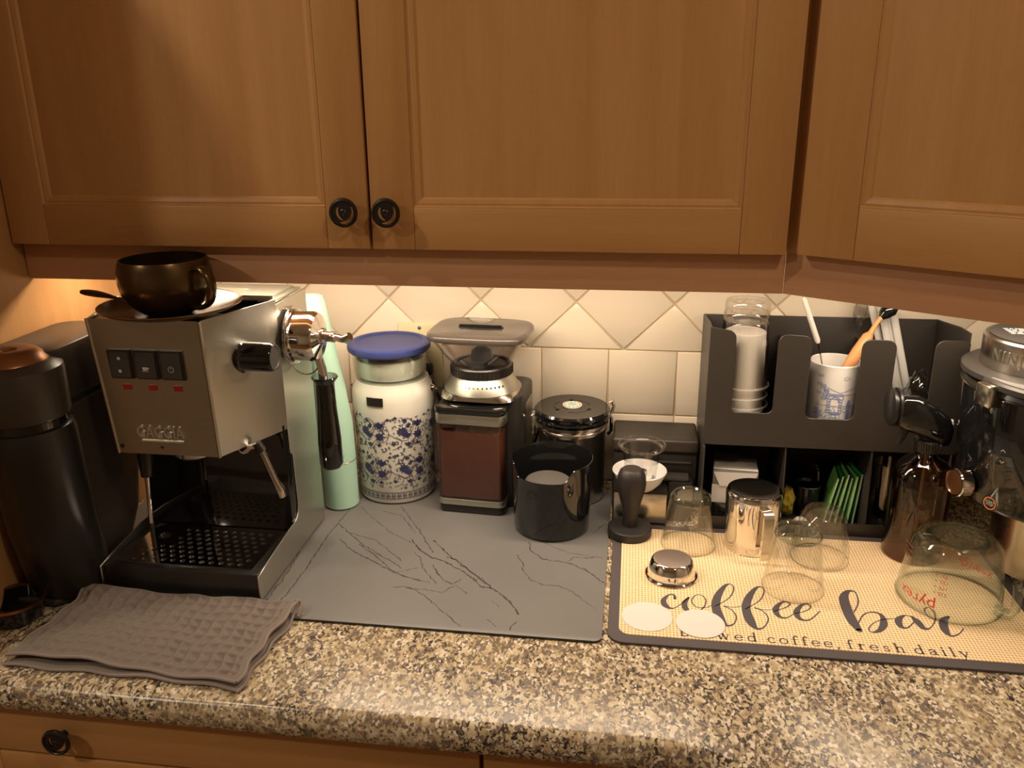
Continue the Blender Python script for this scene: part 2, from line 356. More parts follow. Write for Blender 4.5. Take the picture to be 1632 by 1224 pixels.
# ------------------------------------------------------------ room
B().box(-2.4, 2.2, -3.6, .2, -.96, -.91).build('floor', 'floorwood', smooth=False)['kind'] = 'structure'
B().box(-2.4, 2.2, -3.6, .2, 1.53, 1.58).build('ceiling', 'ceiling', smooth=False)['kind'] = 'structure'
B().box(-2.4, -2.3, -3.6, .0, -.91, 1.53).build('wall_left', 'plaster', smooth=False)['kind'] = 'structure'
B().box(-2.4, 2.2, -3.6, -3.5, -.91, 1.53).build('wall_front', 'plaster', smooth=False)['kind'] = 'structure'
WRX = 1.0
wr = B().box(WRX, WRX+.1, -3.6, .0, -.91, 1.53).build('wall_right', 'plaster', smooth=False); wr['kind'] = 'structure'
wb = B().box(-2.4, 2.2, .0, .1, -.91, 1.53).build('wall_back', 'grout', smooth=False); wb['kind'] = 'structure'

Z1, Q = .234, .1555                                     # top of the straight course, diagonal of a tile
def clip(poly, a, b, c):                                # keep a*x+b*y <= c
    out = []
    for i in range(len(poly)):
        p, q = poly[i], poly[(i+1) % len(poly)]; dp, dq = a*p[0]+b*p[1]-c, a*q[0]+b*q[1]-c
        if dp <= 0: out.append(p)
        if (dp < 0 < dq) or (dq < 0 < dp):
            t = dp/(dp-dq); out.append((p[0]+t*(q[0]-p[0]), p[1]+t*(q[1]-p[1])))
    return out
def inset(poly, d):
    cx = sum(p[0] for p in poly)/len(poly); cy = sum(p[1] for p in poly)/len(poly); out = poly[:]
    for i in range(len(poly)):
        p, q = poly[i], poly[(i+1) % len(poly)]; nx, ny = q[1]-p[1], -(q[0]-p[0]); L = math.hypot(nx, ny)
        if L < 1e-6: continue
        nx /= L; ny /= L
        if nx*(cx-p[0])+ny*(cy-p[1]) > 0: nx, ny = -nx, -ny
        out = clip(out, nx, ny, nx*p[0]+ny*p[1]-d)
    return out
def tile(poly, parent, on_right=False):
    poly = inset(poly, .0013)
    if len(poly) < 3: return
    top = inset(poly, .0012); d = .0032
    if len(top) != len(poly): top = [( (p[0]-sum(q[0] for q in poly)/len(poly))*.97+sum(q[0] for q in poly)/len(poly), (p[1]-sum(q[1] for q in poly)/len(poly))*.97+sum(q[1] for q in poly)/len(poly)) for p in poly]
    n = len(poly); P = (lambda a, b, c: (WRX-c, -a, b)) if on_right else (lambda a, b, c: (a, -c, b))
    vs = [P(a, b, 0) for a, b in poly]+[P(a, b, d*.72) for a, b in poly]+[P(a, b, d) for a, b in top]
    fs = [tuple(range(2*n, 3*n))]
    for k in (0, n):
        for i in range(n): fs.append((k+i, k+(i+1) % n, k+n+(i+1) % n, k+n+i))
    t = bmesh.new(); V = [t.verts.new(v) for v in vs]
    for f in fs: t.faces.new([V[i] for i in f])
    bmesh.ops.recalc_face_normals(t, faces=t.faces[:]); b = B(); b.add(t); return b.build('tile', 'tile', parent, ang=80)
def tiles(x0, x1, gx, dx, parent, on_right=False):
    i0 = math.floor((x0-gx)/.11)
    for i in range(i0, i0+40):
        a, b = max(gx+.11*i, x0), min(gx+.11*(i+1), x1)
        if b-a < .006: continue
        for z0, z1 in ((.003, Z1-.11), (Z1-.11, Z1)): tile([(a, z0), (b, z0), (b, z1), (a, z1)], parent, on_right)
    for j in range(0, 4):
        for i in range(-8, 9):
            cx = dx+Q*i+(Q/2 if j % 2 == 0 else 0); cz = Z1+Q/2*j+0*Q
            cx, cz = dx+Q*i+(Q/2 if j % 2 else 0), Z1+Q/2*j
            p = [(cx-Q/2, cz), (cx, cz-Q/2), (cx+Q/2, cz), (cx, cz+Q/2)]
            for c in ((-1, 0, -x0), (1, 0, x1), (0, -1, -Z1), (0, 1, .452)): p = clip(p, *c) if p else p
            if len(p) >= 3:
                ar = abs(sum(p[k][0]*p[(k+1) % len(p)][1]-p[(k+1) % len(p)][0]*p[k][1] for k in range(len(p))))/2
                if ar > .0001: tile(p, parent, on_right)
tiles(-.70, WRX-.005, -.0563, 0.0, wb)
tiles(0.005, .62, .02, .03, wr, True)

# ------------------------------------------------------------ cabinets
def crescent_knob(parent, x, y, z, name='knob', r=.0165):
    """round pull with two open crescents, axis along -y"""
    mtx = Matrix.Translation((x, y, z)) @ Matrix.Rotation(PI/2, 4, 'X')
    def cres(r0, r1, a0, a1, n=12):
        out = []
        for k in range(n+1):
            a = math.radians(a0+(a1-a0)*k/n); out.append((r1*math.cos(a), r1*math.sin(a)))
        for k in range(n, -1, -1):
            a = math.radians(a0+(a1-a0)*k/n); t = k/n; m = r1-(r1-r0)*math.sin(PI*min(max(t, .04), .96))**.5
            out.append((m*math.cos(a), m*math.sin(a)))
        return out
    b = B()
    b.plate([circ(0, 0, r, 32), cres(.0088, .0130, -112, 38), cres(.0052, .0092, 130, 268)], .0150, .0178, mtx)
    b.lathe([(.0001, .0180), (.003, .0186), (.0042, .0178)], segs=20, mtx=mtx)
    b.lathe([(.0040, 0), (.0040, .0152), (0, .0152)], segs=16, mtx=mtx)
    b.lathe([(r-.0005, .0135), (r+.0008, .0155), (r, .0185), (r-.0022, .0192), (r-.003, .0183)], segs=32, mtx=mtx)
    return b.build(name, 'knob', parent)
def door(parent, x0, x1, z0, z1, y, wm, knob=None, fw=.052, fb=.050, th=.019):
    """framed door; its front face lies at local y, panel set back"""
    iz0, iz1, ix0, ix1 = z0+fb, z1-fb, x0+fw, x1-fw
    d = B().box(ix0-.004, ix1+.004, y+.0055, y+.013, iz0-.004, iz1+.004).build('door', wm, parent, smooth=False)
    for a, c in ((x0, ix0), (ix1, x1)):
        B().box(a, c, y, y+th, z0, z1, .0016).build('stile', WV[1], d)
    for a, c in ((z0, iz0), (iz1, z1)):
        B().box(ix0, ix1, y+.0002, y+th, a, c, .0012).build('rail', WH, d)
    # ogee moulding around the panel: one mitred ring
    prof = [(0, y+.0004), (.002, y+.0026), (.0045, y+.0022), (.009, y+.0034), (.0115, y+.0058)]
    b = B(); rings = []
    for t, yy in prof:
        rings.append([(ix0+t, yy, iz0+t), (ix1-t, yy, iz0+t), (ix1-t, yy, iz1-t), (ix0+t, yy, iz1-t)])
    b.loft(rings, cap=False); b.build('moulding', WV[1], d, ang=20)
    if knob: crescent_knob(d, knob[0], y, knob[1])
    return d
ZD, ZR, YF, S0, S1, S2 = .450, .4034, -.353, -.699, -.2241, .2602
ZT = 1.18
c = thing('wall_cabinet', 'maple wall cabinet with two framed doors and black knobs, above the espresso machine and grinder', 'cabinet', (0, 0, 0))
B().box(S0, S2+.002, -.332, -.003, .4525, ZT, 0).build('case', WV[1], c, smooth=False)
B().box(S0+.0015, S2+.0002, -.334, -.318, ZR, .4522, .0005).build('light_rail', WRAIL, c)
door(c, S0+.0015, S1-.0018, ZD+.0015, ZT, YF, WV[2], (-.2505, .4965))
door(c, S1+.0018, S2-.003, ZD+.0015, ZT, YF, WV[0], (-.1995, .4965))
# angled corner cabinet, its face turned 32 degrees towards the room
c = thing('corner_wall_cabinet', 'angled maple corner cabinet with one framed door, at the right of the row', 'cabinet', (S2+.0015, -.333, 0), rz=math.radians(-32))
LW = .60
A = math.radians(32)
def loc2(x, y):                                          # world -> cabinet frame
    dx, dy = x-(S2+.0015), y+.333
    return (dx*math.cos(A)-dy*math.sin(A), dx*math.sin(A)+dy*math.cos(A))
B().prism([(0.002, 0.003), (LW, .003), loc2(WRX-.008, -.62), loc2(WRX-.008, -.008), loc2(S2+.006, -.008)], .4525, ZT).build('case', WV[1], c, smooth=False)
B().box(-.0008, LW, -.001, .016, ZR, .4522, .0005).build('light_rail', WRAIL, c)
B().box(.0005, .016, -.004, .003, .4522, ZT, .0005).build('face_stile', WV[1], c)
door(c, .0185, LW-.01, ZD+.0035, ZT, -.020, WV[0], (LW-.045, .4965), fw=.062, fb=.056)
# under cabinet strip lights
for nm, lab, x, y, rz, L in (('strip_light', 'white strip light under the two-door wall cabinet', -.22, -.25, 0, .90), ('strip_light', 'white strip light under the angled corner cabinet', .50, -.27, -20, .38)):
    t = thing(nm, lab, 'light', (x, y, .4525), rz=math.radians(rz))
    B().box(-L/2, L/2, -.030, .030, -.010, 0, .002).build('housing', 'white', t)
    B().box(-L/2+.01, L/2-.01, -.021, .021, -.0112, -.0101).build('diffuser', 'diffuser', t, smooth=False)
for k, (x, y) in enumerate(((-.97, -.88), (.55, -1.30), (-1.5, -1.80), (1.1, -2.7))):  # the last two fixtures belong to the added fill lamps
    t = thing('ceiling_light', 'recessed round ceiling light ' + ('over the tall cabinet', 'above the worktop corner', 'added as unseen fill, far left over the room', 'added as unseen fill, far right over the room')[k], 'light', (x, y, 1.53))
    B().lathe([(.055, -.001), (.085, -.001), (.082, -.008), (.058, -.008), (.055, -.001)]).build('trim_ring', 'white', t)
    B().lathe([(0, -.003), (.054, -.003), (.054, -.001)]).build('lamp_glass', 'lampg', t)
# tall cabinet to the left
t = thing('tall_cabinet', 'tall maple cabinet closing the worktop on the left', 'cabinet', (0, 0, 0))
B().box(-1.35, -.7005, -.63, -.003, -.80, 1.08).build('case', WV[0], t, smooth=False)
door(t, -1.345, -1.027, -.78, 1.07, -.650, WV[1]); door(t, -1.023, -.703, -.78, 1.07, -.650, WV[1])
B().box(-1.33, -.72, -.58, -.02, -.91, -.80).build('plinth', 'black', t, smooth=False)

# ------------------------------------------------------------ worktop
front = [(-.6995, -.628), (.12, -.628)]+[(.12+.16*math.sin(a), -.788+.16*math.cos(a)) for a in [math.radians(6*k) for k in range(1, 13)]]
ex, ey = front[-1]; dx, dy = math.cos(math.radians(-72)), math.sin(math.radians(-72))
front += [(ex+.10*dx, ey+.10*dy), (ex+.14, -1.10), (ex+.14, -1.9)]
out = front+[(WRX-.001, -1.9), (WRX-.001, -.0012), (-.6995, -.0012)]
def offset(poly, d, keep):                               # shrink only the front edge
    r = []
    for i, p in enumerate(poly):
        if i >= keep: r.append(p); continue
        a = poly[max(i-1, 0)]; b = poly[i+1] if i+1 < keep else p
        tx, ty = b[0]-a[0], b[1]-a[1]; L = math.hypot(tx, ty); r.append((p[0]-ty/L*d, p[1]+tx/L*d))
    return r
wt = thing('worktop', 'polished brown and gold speckled granite worktop with rounded front edge', 'worktop', (0, 0, 0))
K = len(front); rings = []
for k in range(0, 13):
    a = PI*k/12; d = .014*(1-math.sin(a))
    z = -.020-.006*0+.020*math.cos(a)
    rings.append([(x, y, z) for x, y in offset(out, d, K)])
B().loft(rings).build('slab', 'granite', wt, ang=50)

# ------------------------------------------------------------ base cabinets
bc = thing('base_cabinet', 'light maple base cabinet with drawers under the left part of the worktop', 'cabinet', (0, 0, 0))
B().box(-.699, -.058, -.585, -.01, -.80, -.0405).build('case', WV[1], bc, smooth=False)
B().box(-.69, -.06, -.54, -.02, -.91, -.80).build('plinth', 'black', bc, smooth=False)
def drawer(parent, x0, x1, z0, z1, y, kn):
    d = B().box(x0, x1, y, y+.019, z0, z1, .0016).build('drawer', WH, parent)
    for k in kn: crescent_knob(d, k, y, (z0+z1)/2, r=.0165)
YB = -.605
drawer(bc, -.697, -.059, -.112, -.0445, YB, (-.552,))
door(bc, -.697, -.380, -.79, -.116, YB, WV[1], (-.41, -.17)); door(bc, -.376, -.059, -.79, -.116, YB, WV[1], (-.346, -.17))
bc = thing('base_cabinet', 'light maple base cabinet right of the drawer seam, under the worktop bend', 'cabinet', (0, 0, 0))
B().prism([(-.0565, -.585), (.10, -.585), (.24, -.70), (.30, -1.00), (.44, -1.2), (.44, -1.85), (WRX-.01, -1.85), (WRX-.01, -.01), (-.0565, -.01)], -.80, -.0405).build('case', WV[1], bc, smooth=False)
drawer(bc, -.0545, .095, -.112, -.0445, YB, ())
door(bc, -.0545, .095, -.79, -.116, YB, WV[1], (.07, -.17), fw=.04)
B().box(-.05, .9, -.54, -.02, -.91, -.80).build('plinth', 'black', bc, smooth=False)

# outlet plate on the tiles, behind the jug
t = thing('wall_outlet', 'ivory double outlet plate on the tiles behind the white jug', 'outlet', (-.259, -.0035, .216))
B().box(-.037, .037, -.006, 0, -.056, .056, .0025).build('cover_plate', 'outlet', t)
for z in (.022, -.022): B().plate([rrect(-.017, .017, -.014, .014, .006)], 0, .0016, Matrix.Translation((0, -.006, z)) @ Matrix.Rotation(PI/2, 4, 'X')).build('socket', 'creamp', t)
B().lathe([(0, .0012), (.003, .001), (.003, 0)], mtx=Matrix.Translation((0, -.006, .048)) @ Matrix.Rotation(PI/2, 4, 'X'), segs=12).build('screw', 'satin', t)
t = thing('power_cord', 'black power cord hanging from the outlet down behind the grinder', 'cord', (0, 0, 0))
B().tube(spl([(-.247, -.020, .190), (-.228, -.022, .15), (-.214, -.018, .10), (-.210, -.016, .055), (-.214, -.013, .02), (-.208, -.012, .007)], 5), .0028, 8).box(-.257, -.237, -.026, -.0098, .186, .204, .004).build('cable', 'black', t)

# ------------------------------------------------------------ mats
def print_z(z, f=lambda p: p): return lambda u, v, t=0: (u, v, z)
sm = thing('stone_look_mat', 'thin grey mat with dark marble veins under the machine, jug and grinder', 'mat', (0, 0, 0))
B().prism(rrect(-.690, .0660, -.4645, -.050, .010), .0004, .0026).build('rubber_backing', 'black', sm)
B().prism(rrect(-.690, .066, -.464, -.050, .010), .0026, .0034, bev=.0003).build('mat_sheet', 'slate', sm)
import ast
VEINS = ast.literal_eval("""[[(-0.2231,-0.2489),(-0.2092,-0.2705),(-0.1856,-0.2932),(-0.1601,-0.3055),(-0.1341,-0.3233),(-0.111,-0.3466),(-0.099,-0.3619),(-0.0833,-0.3654)],[(-0.1895,-0.2481),(-0.1661,-0.278),(-0.1408,-0.3061),(-0.1192,-0.3274),(-0.102,-0.3454),(-0.0853,-0.3629),(-0.0695,-0.3772),(-0.0535,-0.3962),(-0.0401,-0.4197)],[(-0.2085,-0.2865),(-0.1967,-0.3008),(-0.19,-0.3214),(-0.1782,-0.3377),(-0.1666,-0.3536),(-0.1581,-0.3638)],[(-0.1752,-0.3165),(-0.1644,-0.336),(-0.1531,-0.3519),(-0.1387,-0.3613),(-0.1275,-0.3486)],[(-0.214,-0.3791),(-0.1996,-0.3757),(-0.1824,-0.3833),(-0.1598,-0.4018),(-0.1404,-0.4225),(-0.1222,-0.4399),(-0.1091,-0.455)],[(-0.3286,-0.262),(-0.3069,-0.2859),(-0.2807,-0.305),(-0.2563,-0.3206),(-0.2364,-0.3332),(-0.2171,-0.3455),(-0.1959,-0.3544),(-0.1692,-0.3624)],[(-0.298,-0.2716),(-0.2708,-0.2943),(-0.2477,-0.3165),(-0.2318,-0.3326)],[(-0.2263,-0.3467),(-0.2102,-0.3359),(-0.194,-0.3249)],[(-0.1963,-0.3769),(-0.1713,-0.3792),(-0.1459,-0.3841),(-0.1322,-0.3633),(-0.1132,-0.3827)],[(-0.0496,-0.2374),(-0.0437,-0.2595),(-0.0235,-0.2822),(-0.0012,-0.2844),(0.018,-0.2893),(0.0392,-0.3046),(0.0632,-0.3331)],[(0.0114,-0.284),(0.0198,-0.2706),(0.045,-0.2687)],[(-0.0627,-0.2747),(-0.0501,-0.2978),(-0.0478,-0.3155),(-0.0359,-0.3371),(-0.0197,-0.3463)],[(-0.0197,-0.3463),(0.0045,-0.3488),(0.0232,-0.3601),(0.0542,-0.3953)],[(-0.0407,-0.4368),(-0.0466,-0.4541)],[(-0.0786,-0.3942),(-0.068,-0.4057)],[(-0.0773,-0.4367),(-0.064,-0.4493)],[(-0.111,-0.3466),(-0.0994,-0.3423),(-0.0941,-0.3557)],[(-0.1596,-0.293),(-0.142,-0.3002),(-0.1171,-0.33)],[(-0.3309,-0.155),(-0.2922,-0.1976),(-0.257,-0.2337),(-0.2216,-0.2581)],[(-0.2658,-0.147),(-0.219,-0.2191),(-0.1832,-0.281)],[(-0.0342,-0.2292),(0.0051,-0.2575),(0.0594,-0.2684)],[(-0.2915,-0.1656),(-0.2578,-0.1765),(-0.2222,-0.2294)],[(0.0426,-0.1966),(0.0601,-0.1644)],[(-0.3506,-0.2685),(-0.3499,-0.3018),(-0.3489,-0.3368),(-0.3502,-0.4171),(-0.3572,-0.4415)],[(-0.3304,-0.0774),(-0.346,-0.1568),(-0.3507,-0.2493),(-0.3506,-0.2685)],[(-0.3743,-0.3048),(-0.3696,-0.3808),(-0.3717,-0.4375)],[(-0.347,-0.2147),(-0.2878,-0.2757),(-0.2168,-0.3287)],[(-0.3182,-0.2413),(-0.2738,-0.259),(-0.2212,-0.3122)]]""")
random.seed(3); b = B()
for ln in VEINS:
    P = [ln[0]]
    for a, c_ in zip(ln, ln[1:]):
        L = math.hypot(c_[0]-a[0], c_[1]-a[1]); n = max(2, int(L/.004))
        for k in range(1, n+1):
            t = k/n; P.append((a[0]+(c_[0]-a[0])*t+random.gauss(0, .0008), a[1]+(c_[1]-a[1])*t+random.gauss(0, .0008)))
    wd = random.uniform(.0008, .0016) if len(ln) < 8 else .0022
    vs, fs = ribbon([(x, y, wd*random.uniform(.3, 1.5)) for x, y in P])
    b.faces([(x, y, .00347) for x, y in vs if 1], fs)
b.build('vein_print', 'vein', sm, smooth=False)
cm = thing('coffee_bar_mat', 'burlap-print drying mat lettered coffee bar, with dark border, at the right', 'mat', (0, 0, 0))
def skew(poly): return [(x, y) for x, y in poly]
B().prism(rrect(.0725, .604, -.462, -.160, .020), .0006, .0036, bev=.0006).build('mat_border', 'matdark', cm)
B().prism(rrect(.086, .589, -.446, -.174, .014), .0036, .0040).build('burlap_panel', 'burlap', cm, smooth=False)
COFFEE = ast.literal_eval("""[[(0.1568,-0.3605,0.0032),(0.1559,-0.3521,0.0026),(0.1489,-0.353,0.0023),(0.142,-0.3667,0.0058),(0.1446,-0.3789,0.0064),(0.1536,-0.3834,0.0017),(0.1656,-0.37,0.0009)],[(0.1656,-0.37,0.0009),(0.1751,-0.355,0.0017),(0.1685,-0.3696,0.0058),(0.1706,-0.3849,0.0058),(0.1817,-0.3885,0.002),(0.1924,-0.3759,0.0014),(0.1963,-0.3587,0.0012),(0.1907,-0.3477,0.0012),(0.1826,-0.3508,0.0012),(0.178,-0.3648,0.0012),(0.1838,-0.377,0.0012),(0.1967,-0.3754,0.0009),(0.2076,-0.3647,0.0009)],[(0.207,-0.372,0.0009),(0.2261,-0.3507,0.0012),(0.2344,-0.329,0.0014),(0.2324,-0.3164,0.0014),(0.224,-0.3214,0.0041),(0.2125,-0.3471,0.0081),(0.2079,-0.3714,0.0093),(0.2108,-0.3988,0.0099),(0.2173,-0.4126,0.0041),(0.2268,-0.4075,0.0014),(0.231,-0.3913,0.0014),(0.2263,-0.3768,0.0012),(0.2176,-0.3702,0.0012),(0.2297,-0.3712,0.0009),(0.2424,-0.3665,0.0009)],[(0.2445,-0.3734,0.0009),(0.2641,-0.3523,0.0012),(0.273,-0.3307,0.0014),(0.2715,-0.3182,0.0014),(0.2629,-0.3232,0.0041),(0.2508,-0.3486,0.0081),(0.2454,-0.3728,0.0093),(0.2474,-0.4,0.0099),(0.2532,-0.4146,0.0041),(0.2628,-0.4096,0.0014),(0.27,-0.3913,0.0014),(0.2657,-0.3758,0.0012),(0.256,-0.3689,0.0012),(0.2676,-0.3725,0.0009),(0.2797,-0.37,0.0009)],[(0.2791,-0.3741,0.0009),(0.2924,-0.3658,0.0012),(0.3014,-0.357,0.0014),(0.2991,-0.3499,0.0017),(0.2905,-0.3542,0.0035),(0.282,-0.3697,0.0064),(0.2839,-0.3845,0.0046),(0.2933,-0.3863,0.0017),(0.3049,-0.3744,0.0009)],[(0.3046,-0.3759,0.0009),(0.3177,-0.3692,0.0012),(0.3266,-0.3599,0.0014),(0.3247,-0.3519,0.0017),(0.3161,-0.3561,0.0035),(0.3071,-0.3726,0.0064),(0.309,-0.3873,0.0046),(0.3205,-0.3873,0.0017),(0.3367,-0.3668,0.0012)],[(0.3787,-0.3635,0.0012),(0.389,-0.3406,0.0014),(0.391,-0.3164,0.0017),(0.3822,-0.3148,0.0046),(0.3733,-0.3321,0.0099),(0.3711,-0.3609,0.011),(0.3723,-0.3856,0.0104),(0.3758,-0.4028,0.0064)],[(0.3761,-0.3923,0.0012),(0.3884,-0.3688,0.0014),(0.4013,-0.3606,0.0017),(0.4109,-0.3659,0.0041),(0.4091,-0.3843,0.0075),(0.4004,-0.3996,0.0052),(0.3904,-0.4047,0.0017),(0.3881,-0.3979,0.0012),(0.3967,-0.3849,0.0009),(0.4097,-0.3759,0.0009),(0.4243,-0.3716,0.0009)],[(0.4491,-0.3675,0.0014),(0.4402,-0.3627,0.0017),(0.4292,-0.3735,0.007),(0.4279,-0.3876,0.0058),(0.4353,-0.3895,0.0017),(0.4482,-0.3744,0.0012)],[(0.4478,-0.3647,0.0023),(0.4509,-0.3741,0.0075),(0.4542,-0.3881,0.0058),(0.4619,-0.3871,0.0014),(0.4729,-0.3703,0.0012),(0.4779,-0.3524,0.0014),(0.4751,-0.3411,0.0014),(0.4685,-0.345,0.0017),(0.4667,-0.3553,0.0014),(0.4703,-0.3658,0.0009),(0.4785,-0.3677,0.0009)],[(0.4925,-0.359,0.0029),(0.4834,-0.369,0.0081),(0.4786,-0.3887,0.0081),(0.4816,-0.4004,0.0029),(0.4923,-0.3954,0.0012),(0.502,-0.3829,0.0009)]]""")
b = B()
for i, s_ in enumerate(COFFEE):
    vs, fs = ribbon([(a,c_,w_*1.18+.0003) for a,c_,w_ in spl(s_, 8)]); b.faces([(x, y, .00405+i*.00002) for x, y in vs], fs)
b.build('script_lettering', 'ink', cm, smooth=False)
# small serif letters, x-height 1
G = {
 'w': [([(.0, 1), (.36, 0)], .2), ([(.36, 0), (.66, 1)], .08), ([(.6, 1), (.94, 0)], .2), ([(.94, 0), (1.24, 1)], .08), ([(-.12, 1), (.16, 1)], .08), ([(.46, 1), (.72, 1)], .08), ([(1.1, 1), (1.36, 1)], .08)],
 'e': [([(.06, .55), (.84, .55), (.80, .85), (.5, 1), (.16, .85), (.06, .5), (.2, .12), (.52, 0), (.84, .18)], .13)],
 'd': [([(.78, .78), (.48, 1), (.14, .8), (.06, .45), (.2, .08), (.5, 0), (.78, .2)], .14), ([(.8, 1.65), (.8, 0)], .18), ([(.6, 1.62), (.8, 1.65)], .08), ([(.8, .02), (1.0, .04)], .08)],
 'c': [([(.78, .82), (.5, 1), (.16, .82), (.06, .5), (.2, .12), (.5, 0), (.82, .18)], .14)],
 'o': [([(.48, 1), (.14, .8), (.06, .5), (.14, .18), (.48, 0), (.82, .18), (.9, .5), (.82, .8), (.48, 1)], .14)],
 'f': [([(.7, 1.5), (.52, 1.66), (.32, 1.45), (.28, 1.1), (.28, 0)], .17), ([(.02, .97), (.6, .97)], .08), ([(.06, .02), (.54, .02)], .08)],
 'r': [([(.22, 1), (.22, 0)], .18), ([(.24, .7), (.42, .95), (.62, .95), (.68, .84)], .13), ([(.02, .98), (.22, 1)], .08), ([(.02, .02), (.46, .02)], .08)],
 's': [([(.6, .8), (.36, 1), (.12, .82), (.2, .6), (.5, .42), (.6, .2), (.36, 0), (.08, .2)], .13)],
 'h': [([(.2, 1.65), (.2, 0)], .18), ([(.22, .74), (.5, 1), (.8, .8), (.82, 0)], .16), ([(.0, 1.62), (.2, 1.65)], .08), ([(.02, .02), (.4, .02)], .08), ([(.62, .02), (1.02, .02)], .08)],
 'a': [([(.12, .8), (.4, 1), (.64, .84), (.68, .5), (.68, .12), (.88, .04)], .16), ([(.66, .6), (.3, .5), (.08, .28), (.22, .03), (.5, .06), (.68, .25)], .12)],
 'i': [([(.2, 1), (.2, 0)], .18), ([(.0, .98), (.2, 1)], .08), ([(.02, .02), (.4, .02)], .08), ([(.19, 1.42), (.2, 1.46)], .22)],
 'l': [([(.2, 1.65), (.2, 0)], .18), ([(.0, 1.62), (.2, 1.65)], .08), ([(.02, .02), (.4, .02)], .08)],
 'y': [([(.08, 1), (.46, .06)], .19), ([(.84, 1), (.46, .06), (.28, -.42), (.04, -.5)], .09), ([(-.06, .99), (.26, .99)], .08), ([(.66, .99), (1.0, .99)], .08)],
 'b': [([(.2, 1.65), (.2, .05)], .18), ([(.22, .78), (.5, 1), (.84, .8), (.9, .5), (.8, .15), (.5, 0), (.2, .1)], .14)],
 ',': [([(.12, .08), (.2, 0), (.1, -.3)], .14)],
}
ADV = dict(w=1.36, e=.9, d=1.0, c=.86, o=.96, f=.62, r=.7, s=.7, h=1.04, a=.88, i=.42, l=.42, y=.94, b=.96)
ADV[','] = .3; ADV[' '] = .45
def line(b, txt, x0, x1, y, h, z):
    tot = sum(ADV[ch] for ch in txt); sp = ((x1-x0)/h-tot)/(len(txt)-1); x = 0
    for ch in txt:
        for pts, wd in G.get(ch, []):
            P = spl(pts, 5) if len(pts) > 2 else pts
            vs, fs = ribbon([(x0+(x+px)*h, y+py*h, wd*1.25*h) for px, py in P]); b.faces([(u, v, z) for u, v in vs], fs)
        x += ADV[ch]+sp
b = B()
for wd_, a_, e_ in (('bre', .1600, .1985), ('wed', .2045, .2500), ('coffee,', .2630, .3450), ('fresh', .3545, .4190), ('daily', .4300, .4900)):
    line(b, wd_, a_, e_, -.4415, .0102, .0041)
b.build('small_lettering', 'ink', cm, smooth=False)

# ------------------------------------------------------------ espresso machine
ZM = .0036                                               # top of the mats
em = thing('espresso_machine', 'brushed steel espresso machine with three black rocker switches and GAGGIA lettering', 'coffee machine', (-.486, -.32, ZM))
def L_(x): return x+.486
def LY(y): return y+.32
XL, XR = -.108, .113                                     # outer faces of the flared sides (local)
yF, yB, yC = LY(-.434), LY(-.202), LY(-.306)
side = [(yF-.006, .004), (yF-.006, .040), (yF+.02, .044), (yF+.10, .052)]
side += [(yC-.012+.022*math.sin(a)+.0, .074-.022*math.cos(a)) for a in [math.radians(18*k) for k in range(0, 6)]]
side += [(yC+.008, .15), (yC+.001, .155), (yC-.001, .198), (yC-.001, .366), (yB, .366), (yB, .004)]
for x0, x1 in ((XL, XL+.0022), (XR-.0022, XR)):
    B().prism(side, x0, x1, 'yz', .0006, 1).build('side_panel', 'steel', em)
B().box(XL+.003, XR-.003, LY(-.262), yB, .004, .355, .003).build('water_tank', 'blackgloss', em)
B().box(XL+.0024, XR-.0024, yC-.01, LY(-.262), .004, .20, .002).build('inner_back', 'blackgloss', em)
b = B(); put_text(b, 'max.', .010, lambda u, v, t: (XR-.034+u, yC-.0104, .158+v)); b.build('max_mark', 'greyp', em, smooth=False)
# drip tray with a perforated steel grille
b = B(); b.box(XL+.003, XR-.0035, yF, yC+.0, 0.0, .0385, .003); b.build('drip_tray', 'black', em)
gx0, gx1, gy0, gy1 = XL+.016, XR-.016, yF+.010, yC-.012
holes = [circ(gx0+.028, gy0+.072, .0095, 20)]
for j in range(9):
    for i in range(13):
        x = gx0+.020+i*.0135+(j % 2)*.0067; y = gy0+.010+j*.0115
        if x > gx1-.012 or y > gy1-.008: continue
        if (x-gx0-.028)**2+(y-gy0-.072)**2 < .0165**2: continue
        if x < gx0+.05 and y > gy0+.045: continue
        holes.append(circ(x, y, .0037, 10))
B().plate([rrect(gx0, gx1, gy0, gy1, .002)]+holes, .0392, .0402).build('drip_grille', 'chrome', em)
